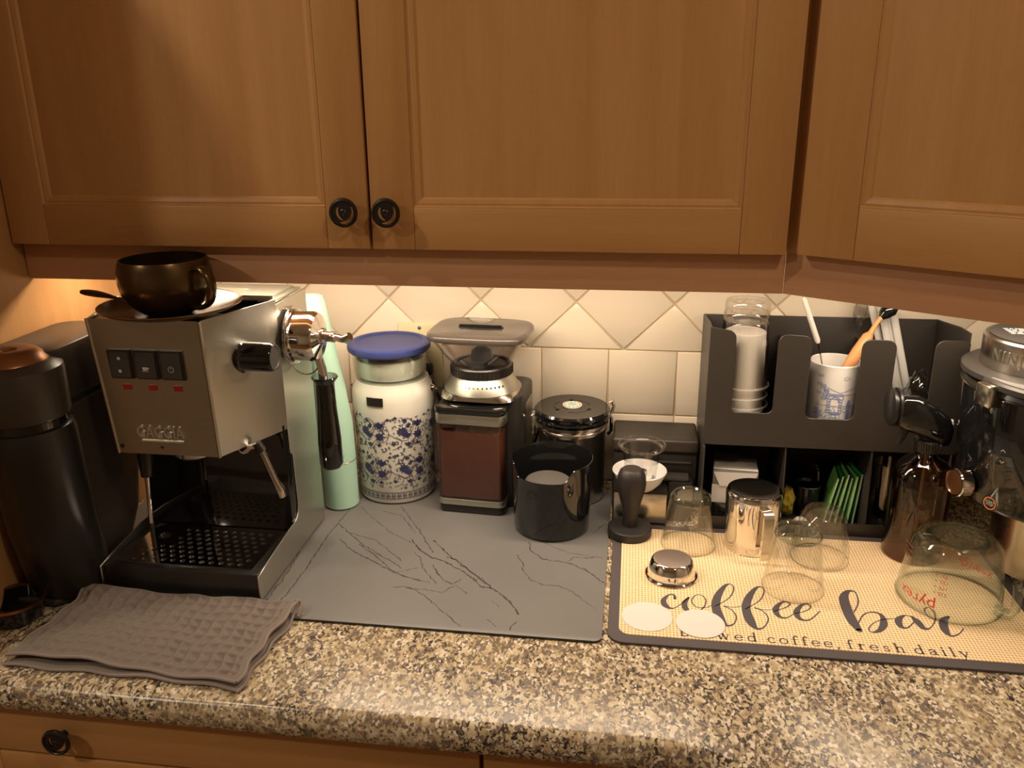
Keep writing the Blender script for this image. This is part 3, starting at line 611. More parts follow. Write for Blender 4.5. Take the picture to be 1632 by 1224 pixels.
# head: trapezoid shell
hz0, hz1 = .192, .372-ZM
fl, fr = L_(-.560), L_(-.4165); fb_ = .0035              # front edge; it leans back and narrows slightly downwards
yFt, yFb = LY(-.427), LY(-.412)
def hring(z, ins=0, y_=None):
    t = (z-hz0)/(hz1-hz0); yf = yFb+(yFt-yFb)*t; k = fb_*(1-t)
    return [(fl+k+ins, yf+ins, z), (fr-k-ins, yf+ins, z), (XR-ins, yC-.001, z), (XR-ins, yB-ins, z), (XL+ins, yB-ins, z), (XL+ins, yC-.001, z)]
def hside(i, j, name, m):                                # one sheet of the shell between ring corners
    a0, a1 = Vector(hring(hz0)[i]), Vector(hring(hz0)[j]); b0, b1 = Vector(hring(hz1+.004)[i]), Vector(hring(hz1+.004)[j])
    n = (a1-a0).cross(b0-a0).normalized()*-.0016; N = 8; vs = []; fs = []
    for q in range(2):
        for i2 in range(N+1):
            for j2 in range(N+1):
                s_, t_ = i2/N, j2/N; vs.append(a0.lerp(a1, s_).lerp(b0.lerp(b1, s_), t_)+n*q)
    M1 = (N+1)**2; I = lambda x, y, q=0: q*M1+x*(N+1)+y
    for i2 in range(N):
        for j2 in range(N): fs += [(I(i2, j2), I(i2+1, j2), I(i2+1, j2+1), I(i2, j2+1)), (I(i2, j2+1, 1), I(i2+1, j2+1, 1), I(i2+1, j2, 1), I(i2, j2, 1))]
        fs += [(I(i2, 0), I(i2, 0, 1), I(i2+1, 0, 1), I(i2+1, 0)), (I(i2, N), I(i2+1, N), I(i2+1, N, 1), I(i2, N, 1)), (I(0, i2), I(0, i2+1), I(0, i2+1, 1), I(0, i2, 1)), (I(N, i2), I(N, i2, 1), I(N, i2+1, 1), I(N, i2+1))]
    return B().faces(vs, fs).build(name, m, em, ang=30)
fp = hside(0, 1, 'front_panel', 'steelf')
hside(1, 2, 'head_side', 'steel'); hside(5, 0, 'head_side', 'steel')
b = B(); b.loft([hring(hz0+.001, .0022), hring(hz0+.006, .0022)]); b.build('head_floor', 'black', em, smooth=False)
# bevelled steel corner trims of the head
for i in (0, 1):
    a0, b0 = Vector(hring(hz0)[i]), Vector(hring(hz1+.004)[i]); B().tube([a0, b0], .0022, 10).build('corner_trim', 'steel', em)
# top: deck with an open bay, tank lid with slot
def T(x, y): return (L_(x), LY(y))
deck = [T(-.557, -.421), T(-.4195, -.421), T(-.378, -.306), T(-.378, -.206), T(-.592, -.206), T(-.592, -.306)]
bay = [T(-.552, -.372), T(-.410, -.372), T(-.386, -.300), T(-.386, -.284), T(-.585, -.284), T(-.585, -.300)]
B().plate([deck, bay], hz1-.003, hz1).build('deck', 'steelf', em)
B().plate([[T(-.552, -.412), T(-.426, -.412), T(-.386, -.302), T(-.386, -.284), T(-.585, -.284), T(-.585, -.302)]], hz1-.030, hz1-.028).build('cup_tray', 'black', em)
lid = B().plate([rrect(L_(-.586), L_(-.386), LY(-.283), LY(-.212), .003), [T(-.520, -.254), T(-.440, -.254), T(-.436, -.246), T(-.445, -.240), T(-.520, -.240)]], hz1, hz1+.0035).build('tank_lid', 'steelf', em)
B().box(L_(-.525), L_(-.43), LY(-.257), LY(-.236), hz1-.02, hz1-.004).build('lid_slot', 'gap', em, smooth=False)
# mapping onto the leaning front panel
def fmap(x, z, t=0):
    k = (z-hz0)/(hz1-hz0); return (L_(x), yFb+(yFt-yFb)*k-t, z)
def fbox(b, x0, x1, z0, z1, t0, t1, tilt=0):
    vs = [fmap(x0, z0, t0), fmap(x1, z0, t0), fmap(x1, z1, t0), fmap(x0, z1, t0), fmap(x0, z0, t1+tilt), fmap(x1, z0, t1+tilt), fmap(x1, z1, t1-tilt), fmap(x0, z1, t1-tilt)]
    return b.faces(vs, [(3, 2, 1, 0), (4, 5, 6, 7), (0, 1, 5, 4), (1, 2, 6, 5), (2, 3, 7, 6), (3, 0, 4, 7)])
for k, x in enumerate((-.5265, -.493, -.460)):
    b = B(); z = .319-ZM
    for a in ((x-.0148, x-.0125, z-.0185, z+.0185), (x+.0125, x+.0148, z-.0185, z+.0185), (x-.0125, x+.0125, z-.0185, z-.0165), (x-.0125, x+.0125, z+.0165, z+.0185)):
        fbox(b, *a, 0, .003)
    s_ = b.build('switch_frame', 'black', em, smooth=False)
    b = B(); fbox(b, x-.0124, x+.0124, z-.0164, z+.0164, .0002, .0042, .0012); b.build('rocker', 'dgrey', s_, smooth=False)
    b = B()
    zc = z-.004 if k else z+.005
    if k == 0:
        for q in (z+.008, z-.008): b.faces([fmap(x+.0022*math.cos(2*PI*j/16), q+.0022*math.sin(2*PI*j/16), .0052-(.0009 if q > z else -.0008)) for j in range(16)], [tuple(range(16))])
    elif k == 1:
        b.faces([fmap(x+u, zc+v, .0056) for u, v in ((-.004, .002), (.0025, .002), (.002, -.0022), (-.0035, -.0022))], [(0, 1, 2, 3)])
        b.faces([fmap(x+u, zc+v, .0056) for u, v in ((.0028, .0018), (.0048, .0014), (.0045, -.0008), (.0026, -.0012))], [(0, 1, 2, 3)])
        b.faces([fmap(x+u, zc+v, .0056) for u, v in ((-.005, -.003), (.004, -.003), (.004, -.0037), (-.005, -.0037))], [(0, 1, 2, 3)])
    else:
        P = [(.0035*math.sin(a), .0035*math.cos(a)) for a in [math.radians(30+300*j/16) for j in range(17)]]
        vs, fs = ribbon(P, .0007); b.faces([fmap(x+u, zc+v, .0056) for u, v in vs], fs)
        vs, fs = ribbon([(0, .0008), (0, .0048)], .0007); b.faces([fmap(x+u, zc+v, .00562) for u, v in vs], fs)
    b.build('icon', 'iconp', s_, smooth=False)
    b = B(); fbox(b, x-.0058+.002, x+.0068, .2885-ZM-.0035, .2885-ZM+.0035, 0, .0012); b.build('indicator_lens', 'red', em, smooth=False)
b = B(); put_text(b, 'GAGGIA', .0225, lambda u, v, t: fmap(-.4935+u, .2265-ZM+v, .0012+t), ext=.0009, sx=.72, space=1.05)
fbox(b, -.5215, -.4655, .2140-ZM, .2152-ZM, .0003, .002); b.build('raised_lettering', 'letter', em, smooth=False)
b = B(); b.faces([fmap(-.5505+.0028*math.cos(2*PI*j/16), .2055-ZM+.0028*math.sin(2*PI*j/16), .0006) for j in range(16)], [tuple(range(16))]); b.build('screw', 'black', em, smooth=False)
b = B(); b.faces([fmap(-.4955+u, .2055-ZM+v, .0006) for u, v in ((-.0028, .002), (.0028, .002), (0, -.0028))], [(0, 2, 1)]); b.build('arrow_mark', 'black', em, smooth=False)
# group head, wands, steam knob
b = B().lathe([(0, .168), (.024, .168), (.028, .172), (.030, .185), (.033, .186), (.033, .194), (0, .194)], c=(L_(-.490), LY(-.345), -ZM)); b.build('group_head', 'satin', em)
B().tube([(L_(-.540), LY(-.385), .192), (L_(-.540), LY(-.385), .176), (L_(-.541), LY(-.386), .148)], [.009, .010, .0075], 14).build('steam_joint', 'black', em)
B().tube([(L_(-.541), LY(-.386), .148), (L_(-.544), LY(-.388), .080)], .0034, 12).build('steam_pipe', 'chrome', em)
B().tube([(L_(-.544), LY(-.388), .086), (L_(-.5445), LY(-.388), .042)], .0032, 10).build('pipe_tip', 'black', em)
B().tube(spl([(L_(-.414), LY(-.37), .189), (L_(-.408), LY(-.372), .183), (L_(-.398), LY(-.372), .190), (L_(-.388), LY(-.37), .192)], 5), .0042, 12).build('wand_elbow', 'chrome', em)
B().tube([(L_(-.390), LY(-.37), .196), (L_(-.384), LY(-.369), .184)], .0065, 12).build('wand_collar', 'black', em)
B().tube([(L_(-.385), LY(-.369), .186), (L_(-.372), LY(-.364), .140), (L_(-.368), LY(-.362), .128), (L_(-.366), LY(-.361), .116)], [.0042, .0046, .0062, .0052], 12).build('steam_wand', 'satin', em)
m_ = Matrix.Translation((L_(-.401), LY(-.362), .3145-ZM)) @ Matrix.Rotation(PI/2, 4, 'Y')
k_ = B().lathe([(.0, 0), (.021, 0), (.0215, .004), (.019, .006), (.0185, .042), (.0170, .0445), (0, .0445)], mtx=m_, segs=32).build('steam_knob', 'blackgloss', em)
B().lathe([(0, .0447), (.0165, .0447), (.0165, .0455), (.014, .0455), (.013, .0447)], mtx=m_).build('knob_cap', 'dgrey', k_)

# portafilter hung on the right side of the machine
pf = thing('portafilter', 'chrome portafilter with double spout and long black handle, hanging beside the espresso machine', 'portafilter', (-.345, -.272, .318))
mY = Matrix.Rotation(PI/2, 4, 'Y')
B().lathe([(.030, -.021), (.0365, -.021), (.0375, -.019), (.0375, -.017), (.034, -.015), (.0345, .008), (.031, .014), (.012, .019), (.012, .022), (0, .022), (0, .016), (.028, .010), (.030, -.02), (.030, -.021)], mtx=mY).build('basket_holder', 'chrome', pf)
B().lathe([(.037, -.0225), (.0395, -.0225), (.0395, -.021), (.037, -.021), (.037, -.0225)], mtx=mY).build('rim', 'satin', pf)
B().tube([(.020, 0, 0), (.030, 0, 0), (.036, 0, 0)], [.0075, .007, .008], 14).tube(spl([(.034, 0, 0), (.042, -.006, .001), (.053, -.012, .001), (.063, -.015, .006)], 4), .0055, 12).tube(spl([(.034, 0, 0), (.040, .010, -.004), (.050, .014, -.008)], 4), .0055, 12).build('spout', 'chrome', pf)
B().tube([(.010, 0, -.028), (.014, 0, -.044), (.016, 0, -.062)], [.006, .006, .0065], 14).build('neck', 'chrome', pf)
B().lathe([(0, -.056), (.0175, -.056), (.0185, -.058), (.013, -.066), (.0135, -.10), (.0165, -.150), (.0165, -.186), (.013, -.192), (0, -.192)], c=(.017, 0, 0), segs=28).build('handle', 'blackgloss', pf)
B().tube([(-.012+.018*math.cos(a)+.004, -.002, -.038+.016*math.sin(a)) for a in [math.radians(180+15*k) for k in range(0, 13)]], .0011, 6).build('retaining_spring', 'satin', pf)
B().box(-.0278, -.0226, -.010, .010, -.015, .040, .001).build('mounting_bracket', 'satin', pf)

# cup, saucer and spoon on top of the machine
zt = .372+.0005
sc = thing('saucer', 'dark bronze saucer on top of the espresso machine', 'saucer', (-.4700, -.3900, zt))
sc.scale = (1.02, 1.02, .82)
B().lathe([(0, .001), (.030, .0), (.036, .0), (.037, .003), (.055, .0068), (.074, .0135), (.0815, .0185), (.082, .0200), (.080, .0200), (.072, .0155), (.052, .0090), (.034, .0058), (0, .0055)], segs=56).build('dish', 'bronze', sc)
B().lathe([(.0805, .0192), (.0824, .0194), (.0824, .0206), (.0805, .0206), (.0805, .0192)], segs=56).build('rim', 'bronzer', sc)
cu = thing('coffee_cup', 'round dark bronze coffee cup standing on the saucer', 'cup', (-.4710, -.3925, zt+.0048))
cu.scale = (.94, .94, .975)
B().lathe([(0, 0), (.026, 0), (.034, .003), (.047, .014), (.0555, .028), (.0585, .042), (.0580, .054), (.0550, .0650), (.0535, .0685), (.0515, .0685), (.0530, .064), (.055, .052), (.0558, .040), (.052, .026), (.043, .014), (.028, .006), (0, .005)], segs=56).build('bowl', 'bronze', cu)
ha = math.radians(-20)
P = [(.052, .058), (.068, .0605), (.079, .052), (.081, .036), (.074, .020), (.060, .0125), (.0455, .0125)]
b = B()
rg = []
S_ = spl(P, 5)
for i, (r_, z_) in enumerate(S_):
    a_ = S_[max(i-1, 0)]; c_ = S_[min(i+1, len(S_)-1)]; dx, dz = c_[0]-a_[0], c_[1]-a_[1]; L = math.hypot(dx, dz); nx, nz = -dz/L, dx/L
    ring = []
    for k in range(12):
        a = 2*PI*k/12; s1, s2 = .0032*math.cos(a), .0075*math.sin(a); rr = r_+nx*s1; zz = z_+nz*s1
        ring.append((rr*math.cos(ha)-s2*math.sin(ha), rr*math.sin(ha)+s2*math.cos(ha), zz))
    rg.append(ring)
b.loft(rg); b.build('handle', 'bronze', cu)
sp = thing('spoon', 'dark spoon lying across the saucer, its handle pointing left', 'spoon', (-.4580, -.4020, zt+.003))
sp.scale = (1, 1, .75)
def tilt(x, y, z, a=math.radians(172)):
    return (x*math.cos(a)-y*math.sin(a), x*math.sin(a)+y*math.cos(a), z)
rg = []
for x, wd, th, z in ((.052, .0025, .0014, .0145), (.060, .0028, .0016, .0172), (.075, .0032, .0018, .0215), (.086, .0036, .002, .0238), (.096, .0070, .0026, .0255), (.108, .0100, .0032, .0275), (.120, .0112, .0034, .0295), (.129, .0092, .0030, .031), (.134, .004, .002, .032)):
    rg.append([tilt(x, wd*math.cos(2*PI*k/14), z+th*math.sin(2*PI*k/14)) for k in range(14)])
B().loft(rg).build('handle', 'bronze', sp)

# ------------------------------------------------------------ capsule machine at the far left
ns = thing('capsule_machine', 'dark rounded capsule coffee machine with copper lid ring at the left end', 'coffee machine', (-.6452, -.40, ZM))
HR = .0535
def hb(z0, z1, y, r, bev=.006): return [(0, z0), (r-bev, z0), (r-.0012, z0+bev*.4), (r, z0+bev), (r, z1-bev*2.2), (r-.003, z1-bev), (r-.012, z1), (0, z1)]
B().lathe([(0, .255), (HR-.004, .255), (HR-.001, .257), (HR, .260), (HR, .314), (HR-.001, .3175), (HR-.014, .326), (0, .327)], c=(0, -.055, 0), segs=48).build('head', 'nesp', ns)
B().lathe([(0, .326), (.043, .3255), (.042, .3275), (.030, .338), (.020, .3392), (.010, .3385), (.008, .336), (0, .336)], c=(-.004, -.055, 0)).build('lid_ring', 'nespl', ns)
rg = []
for z, r, y in ((.006, .047, -.028), (.03, .050, -.032), (.10, .0525, -.042), (.20, .0535, -.050), (.232, .0540, -.052), (.243, .052, -.052), (.246, .046, -.052)):
    rg.append([(r*math.cos(2*PI*k/48), y+r*math.sin(2*PI*k/48), z) for k in range(48)])
B().loft(rg).build('brew_column', 'black', ns)
B().lathe([(0, .244), (.047, .244), (.047, .257), (0, .257)], c=(0, -.054, 0)).build('lever_gap', 'blackgloss', ns)
B().prism(rrect(-.052, .036, -.050, .115, .030, 8), .262, .332, bev=.004).build('rear_cover', 'nesp', ns)
B().prism(rrect(-.050, .034, -.048, .112, .030, 8), .255, .263).build('cover_gap', 'gap', ns)
rg = []
for z, x1, y1 in ((.006, .018, .09), (.02, .024, .10), (.06, .030, .118), (.14, .0355, .13), (.22, .0365, .125), (.2555, .0365, .118)):
    rg.append([(a, c_, z) for a, c_ in rrect(-.052, x1, -.045, y1, .030, 8)])
B().loft(rg).build('water_tank', 'nesp', ns)
B().prism([(-.05, -.079), (.010, -.079), (.032, -.052), (.034, .09), (-.05, .09)], 0, .008, bev=.002).build('base', 'dgrey', ns)
ct = thing('cup_stand', 'small black dish with copper rim before the capsule machine, cut by the left edge', 'cup stand', (-.672, -.503, .0002))
B().lathe([(0, 0), (.026, 0), (.031, .004), (.036, .026), (.034, .027), (.029, .006), (0, .004)]).build('bowl', 'blackgloss', ct)
B().lathe([(.0335, .026), (.0368, .026), (.0372, .029), (.0338, .029), (.0335, .026)]).build('rim', 'copper', ct)

# ------------------------------------------------------------ mint hair-clipper-like slim vacuum
mv = thing('handheld_vacuum', 'slim mint green handheld vacuum standing upright behind the espresso machine', 'vacuum', (-.366, -.148, ZM))
rg = []
for z, x, rx, ry in ((0, .002, .024, .024), (.003, .002, .0272, .027), (.04, .001, .0282, .028), (.078, 0, .0292, .029), (.0785, 0, .0285, .0285), (.0815, 0, .0285, .0285), (.082, 0, .0292, .029), (.14, -.0015, .0295, .028), (.20, -.0065, .0268, .026), (.25, -.0125, .0240, .024), (.30, -.018, .0222, .022), (.333, -.0215, .0212, .021), (.341, -.022, .0185, .018), (.344, -.022, .012, .012)):
    rg.append([(x+rx*math.cos(2*PI*k/36), ry*math.sin(2*PI*k/36), z) for k in range(36)])
B().loft(rg).build('body', 'mint', mv)
B().tube([(.0290*math.cos(2*PI*k/36), .0288*math.sin(2*PI*k/36), .080) for k in range(36)], .0009, 6, closed=True).build('seam_ring', 'mintring', mv)
b = B(); put_text(b, 'eufy', .017, cylmap(.0293, .093, .30, (-.0005, 0), .0004)); b.build('lettering', 'textg', mv, smooth=False)
for z in (.145, .198):
    b = B()
    P = [(u, -.0035*(1-(u/.009)**2)) for u in [(-.009+.0018*k) for k in range(11)]]
    vs, fs = ribbon(P, .0009); b.faces([cylmap(.0283 if z < .17 else .0268, z, .35, (-.002 if z < .17 else -.006, 0), .0006)(u, v) for u, v in vs], fs)
    b.build('button_groove', 'mintring', mv, smooth=False)

# ------------------------------------------------------------ enamel jug with floral print
JX, JY = -.289, -.081
jg = thing('enamel_jug', 'white enamel jug with blue floral print and a small black tag', 'jug', (JX, JY, ZM))
jg.scale = (1.07, 1.07, 1)
JR = .0585
B().lathe([(0, .002), (.050, .0), (.0565, .002), (JR, .006), (JR, .10), (.0605, .150), (.0612, .172), (.059, .188), (.0545, .1965), (.0545, .1985), (.0525, .1985), (.0515, .1975), (0, .1975)], segs=64).build('body', 'enamel', jg)
random.seed(11)
fb, vb = B(), B()
def jm(u, v):
    r = JR+(max(0, v-.10)/.05)*.002; return cylmap(r, 0, 0, (0, 0), .0005)(u, v)
def flower(u, v, r, n, half=False, jag=.62):
    P = []
    for k in range(2*n):
        a = 2*PI*k/(2*n)+PI/2; rr = r*(1 if k % 2 == 0 else jag)*random.uniform(.9, 1.08)
        if half and math.sin(a) < -.1: rr *= .45
        P.append((u+rr*math.cos(a)*1.0, v+rr*math.sin(a)*.95))
    n2 = len(P); vs = [jm(u, v)]+[jm(*p) for p in P]
    fb.faces(vs, [(0, 1+k, 1+(k+1) % n2) for k in range(n2)])
def vine(P, w_=.0009):
    vs, fs = ribbon(spl(P, 4), w_); vb.faces([jm(u, v) for u, v in vs], fs)
per = .0585
for rep in range(-3, 4):                                  # the printed repeat round the jug
    for row in range(2):
        u0, v0 = rep*per+.006, .026+row*.064
        def F(du, dv, *a, **k):
            if v0+dv < .150: flower(u0+du, v0+dv, *a, **k)
        F(-.012, .044, .0105, 9, half=True); F(.022, .036, .0095, 10); F(-.030, .027, .0085, 7, half=True); F(.046, .028, .0085, 8)
        F(-.029, .012, .0068, 7, half=True); F(-.014, .012, .0052, 5, half=True); F(.008, .014, .0048, 5, half=True); F(.026, .054, .0045, 5); F(.032, .047, .0036, 4); F(.001, .056, .0042, 5, half=True); F(-.028, .044, .0040, 5)
        F(.012, .059, .0040, 4, half=True)
        v_ = lambda *pp: vine([(u0+a, v0+c_) for a, c_ in pp]) if v0+max(q[1] for q in pp) < .152 else None
        v_((-.03, .006), (-.018, .022), (-.004, .020), (.002, .033), (-.002, .046)); v_((.002, .033), (.014, .024), (.028, .020), (.034, .031)); v_((.034, .031), (.040, .046), (.030, .058), (.018, .052))
        v_((-.036, .034), (-.026, .036), (-.020, .050), (-.028, .058)); v_((.006, .006), (.016, .010), (.020, .020), (.012, .028)); v_((-.022, .030), (-.012, .030), (-.006, .038)); v_((.036, .010), (.042, .018), (.052, .018))
        for q in range(70):
            u, v = u0+random.uniform(-.029, .029), v0+random.uniform(.001, .062)
            if v < .150:
                a = random.uniform(0, 2*PI); r = random.uniform(.0014, .0032)
                vine([(u, v), (u+r*math.cos(a), v+r*math.sin(a)), (u+r*1.6*math.cos(a+.9), v+r*1.6*math.sin(a+.9))], random.uniform(.0008, .0018))
for k in range(44):                                      # border band
    u = -2*PI*JR/2+2*PI*JR*k/44
    for a in range(4):
        an = PI/2*a+PI/4*0; fb.faces([jm(u+.0021*math.cos(an)+q*math.cos(an+PI/2)*.0012, .0155+.0021*math.sin(an)+q*math.sin(an+PI/2)*.0012) for q in (-1, 1)]+[jm(u, .0155)], [(0, 1, 2)])
    for a, c_ in ((.0032, .0030), (.0032, -.0030), (.0032, 0), (.0, .0040), (0, -.0040)): vine([(u+a-.0009, .0155+c_), (u+a+.0009, .0155+c_*.7), (u+a, .0155+c_*.3)], .0008)
for v in (.0098, .0112, .0205, .0216):
    vs, fs = ribbon([(-PI*JR+2*PI*JR*k/80, v) for k in range(81)], .0006); vb.faces([jm(u, q) for u, q in vs], fs)
fb.build('floral_print', 'navy', jg, smooth=False); vb.build('vine_print', 'vine', jg, smooth=False)
b = B(); f_ = cylmap(.0605, .176, -.17, (0, 0), .0008)
n = 8; vs = []; 
for k in range(n+1):
    u = -.0125+.025*k/n
    vs += [f_(u, -.0068, -.0001), f_(u, .0068, -.0001), f_(u, .0068, .0012), f_(u, -.0068, .0012)]
fs = []
for k in range(n):
    a, c_ = 4*k, 4*k+4
    for i in range(4): fs.append((a+i, a+(i+1) % 4, c_+(i+1) % 4, c_+i))
b.faces(vs, fs); b.build('name_tag', 'black', jg, smooth=False)
P = []
for k in range(0, 49):
    a = PI*k/48; P.append((.0645*math.cos(a)+0, .012-.0*k, .178-.075*math.sin(a) if False else .186-.050*math.sin(a)))
b = B(); P = [(.0645*math.cos(PI*k/40), .0645*math.sin(PI*k/40)*.985, .182-.045*math.sin(PI*k/40)) for k in range(41)]
tw = []
for i in range(len(P)*5-5):
    q = i/5; i0 = int(q); t = q-i0; p = Vector(P[i0]).lerp(Vector(P[min(i0+1, 40)]), t); a = i*1.1
    tw.append(p+Vector((math.cos(a), math.sin(a)*.6, math.sin(a)))*.0012)
b.tube(tw, .0014, 6); b.build('twisted_bail_handle', 'satin', jg)
for sx in (-1, 1): B().lathe([(0, 0), (.006, 0), (.005, .003), (.002, .006), (0, .006)], mtx=Matrix.Translation((sx*.0592, 0, .182)) @ Matrix.Rotation(sx*PI/2, 4, 'Y'), segs=14).build('handle_ear', 'satin', jg)
# glass bowl with a blue lid on the jug
gb = thing('glass_bowl', 'glass bowl of white powder with blue lid, on top of the enamel jug', 'food container', (JX-.002, JY, ZM+.1995))
B().lathe(wall_glass([(.0520, 0), (.0560, .003), (.0575, .010), (.0585, .040), (.0590, .052)], .0026)+[], segs=56).lathe([(0, 0), (.046, 0), (.046, .003), (0, .003)]).build('bowl', 'glassg', gb)
B().lathe([(0, .0035), (.050, .0045), (.0532, .010), (.0550, .033), (.050, .0345), (.035, .033), (0, .036)], segs=40).build('powder_fill', 'flour', gb)
B().lathe([(.0592, .044), (.0630, .0445), (.0655, .047), (.0660, .052), (.0650, .0555), (.0615, .0572), (.0560, .0570), (.0535, .0545), (0, .0542), (0, .0515), (.0585, .0515), (.0592, .044)], segs=64).build('lid', 'bluelid', gb)

# ------------------------------------------------------------ burr grinder
gr = thing('burr_grinder', 'black and steel burr grinder with clear hopper and full grounds bin, in the middle', 'coffee grinder', (-.140, -.088, ZM), rz=math.radians(-4))
def sq(w_, d_, r, z, cx=0, cy=0, n=6): return [(cx+a, cy+c_, z) for a, c_ in rrect(-w_/2, w_/2, -d_/2, d_/2, r, n)]
B().prism([(a, c_) for a, c_, _ in sq(.132, .110, .020, 0, .003, .018)], .0, .186, bev=.004).build('motor_body', 'black', gr)
B().prism([(a, c_) for a, c_, _ in sq(.1335, .085, .020, 0, .003, .028)], .02, .165, bev=.002).build('steel_wrap', 'steel', gr)
B().prism(rrect(-.058, .047, -.070, -.03, .010), 0, .014, bev=.003).build('foot', 'black', gr)
B().prism(rrect(-.060, .049, -.0725, -.03, .012), .014, .024, bev=.0015).build('lower_band', 'steelf', gr)
B().prism(rrect(-.060, .049, -.0725, -.034, .012), .1495, .166, bev=.0015).build('upper_band', 'steelf', gr)
B().prism(rrect(-.061, .050, -.0735, -.034, .012), .166, .176, bev=.002).build('bin_cap', 'blackgloss', gr)
b = B(); put_text(b, 'Cuisinart', .0085, lambda u, v, t: (-.006+u, -.0727, .158+v), space=1.1); b.build('band_lettering', 'greyp', gr, smooth=False)
rg = [sq(.102, .040, .009, .0245, -.0055, -.0500), sq(.106, .042, .010, .030, -.0055, -.0500), sq(.106, .042, .010, .1490, -.0055, -.0500)]
gbn = B().loft(rg).build('grounds_bin', 'smoke', gr)
B().loft([sq(.098, .036, .008, .0265, -.0055, -.0495), sq(.099, .037, .008, .136, -.0055, -.0495)]).build('ground_coffee', 'coffee', gbn)
B().loft([sq(.122, .104, .03, .180, 0, .0), sq(.118, .104, .035, .188, 0, 0), sq(.108, .100, .045, .196, 0, 0)]).build('shoulder', 'satin', gr, ang=60)
B().lathe([(.045, .186), (.0580, .188), (.0590, .191), (.0500, .212), (.0475, .214), (.042, .214)], c=(0, -.004, 0), segs=56).build('grind_dial', 'steelf', gr)
b = B(); fm = cylmap(.0545, .2, 0, (0, -.004), .0011, 1, -.43)
for k in range(-7, 8):
    u = k*.0068; r_ = .0010+.00012*k; r_ = max(r_, .0006)
    b.faces([fm(u+r_*math.cos(2*PI*j/10), .004+r_*math.sin(2*PI*j/10)) for j in range(10)], [tuple(range(10))])
for tx, ph in (('MEDIUM', -.12), ('COARSE', .78), ('FINE', -1.05)):
    put_text(b, tx, .0062, cylmap(.0545, .1965, ph, (0, -.004), .0011, 1, -.43), space=1.1)
b.build('dial_marks', 'black', gr, smooth=False)
b = B(); b.lathe([(.040, .212), (.0475, .213), (.0480, .216), (.0480, .228), (.0465, .230), (.040, .230)], c=(0, -.004, 0), segs=48)
for k in range(44):
    a = 2*PI*k/44; b.box(-.0008, .0008, -.0493, -.0475, .215, .228)if False else b.prism([(.0478*math.cos(a-.02), -.004+.0478*math.sin(a-.02)), (.0492*math.cos(a), -.004+.0492*math.sin(a)), (.0478*math.cos(a+.02), -.004+.0478*math.sin(a+.02))], .215, .228)
b.build('ribbed_collar', 'black', gr)
B().lathe([(0, .220), (.040, .220), (.042, .226), (.030, .232), (.018, .233), (.016, .236), (.0, .236)], c=(0, -.004, 0)).build('burr_plate', 'dgrey', gr)
B().lathe([(.0165, .233), (.0175, .240), (.015, .250), (.008, .255), (0, .256)], c=(0, -.004, 0)).build('burr_knob', 'black', gr)
def hop(t, off=0):
    k = t; r = .0455+(.0705-.0455)*k; sqn = min(k*1.3, 1); z = .228+.050*k
    out = []
    for i in range(64):
        a = 2*PI*i/64; ca, sa = math.cos(a), math.sin(a); e = 2+2.2*sqn
        q = (abs(ca)**e+abs(sa)**e)**(-1/e); out.append(((r*(1-.0)*q+off)*ca*(1+.03*k), -.004+(r*q*.86+off)*sa+(.0)*k, z))
    return out
ho = [hop(t) for t in (0, .1, .25, .4, .6, .8, 1)]; hi = [hop(t, -.002) for t in (1, .8, .6, .4, .25, .1, 0)]
B().loft(ho+hi+[ho[0]], cap=False).build('hopper', 'hopper', gr)
def shift(r, dz, s=1.0): return [(x*s, (y+.004)*s-.004, z+dz) for x, y, z in r]
top = hop(1)
B().loft([shift(top, -.003, 1.01), shift(top, -.003, 1.055), shift(top, .000, 1.075), shift(top, .004, 1.07), shift(top, .0065, 1.04), shift(top, .0075, .98), shift(top, .0078, .3)]).build('hopper_lid', 'lidgrey', gr, ang=40)
b = B()
b.loft([[(.036*math.cos(2*PI*k/32)*s, -.004+.0135*math.sin(2*PI*k/32)*s, z) for k in range(32)] for s, z in ((1.0, .2860), (1.0, .2868), (.92, .2870), (.90, .2866))])
b.build('grip_recess', 'black', gr)
B().box(-.034, .034, -.0075, -.0035, .2866, .2905, .0015).build('lid_grip', 'blackgloss', gr)

# ------------------------------------------------------------ steel canister with black lid
cn = thing('steel_canister', 'brushed steel canister with black clamp lid and round date dial, behind the black cup', 'canister', (.0, -.0645, ZM))
CZ = -.013
B().lathe([(0, 0), (.050, 0), (.0532, .002), (.054, .006), (.0535, .115), (.0548, .117), (.0548, .1215), (.0535, .1235), (.054, .127), (.058, .1285), (.058, .133), (.055, .134), (0, .134)], segs=64).build('body', 'steelh', cn)
B().lathe([(.0565, .1475), (.0585, .1475), (.0600, .151), (.0588, .1535), (.0575, .154), (.0595, .157), (.0600, .162), (.0575, .1655), (0, .1665)], segs=64).build('lid', 'blackgloss', cn).location.z = CZ
B().lathe([(0, .1668), (.0155, .1668), (.0155, .1690), (0, .1692)]).build('date_dial', 'creamp', cn).location.z = CZ
B().lathe([(0, .1693), (.0065, .1693), (.0065, .1696), (0, .1697)]).build('dial_centre', 'teal', cn).location.z = CZ
b = B()
for k in range(12):
    a = 2*PI*k/12+.2; b.prism([(.0125*math.cos(a+d)*s, .0125*math.sin(a+d)*s) for d, s in ((-.06, .95), (.06, .95), (.06, 1.08), (-.06, 1.08))], .1692, .1695)
b.build('dial_dots', 'brown', cn).location.z = CZ
b = B()
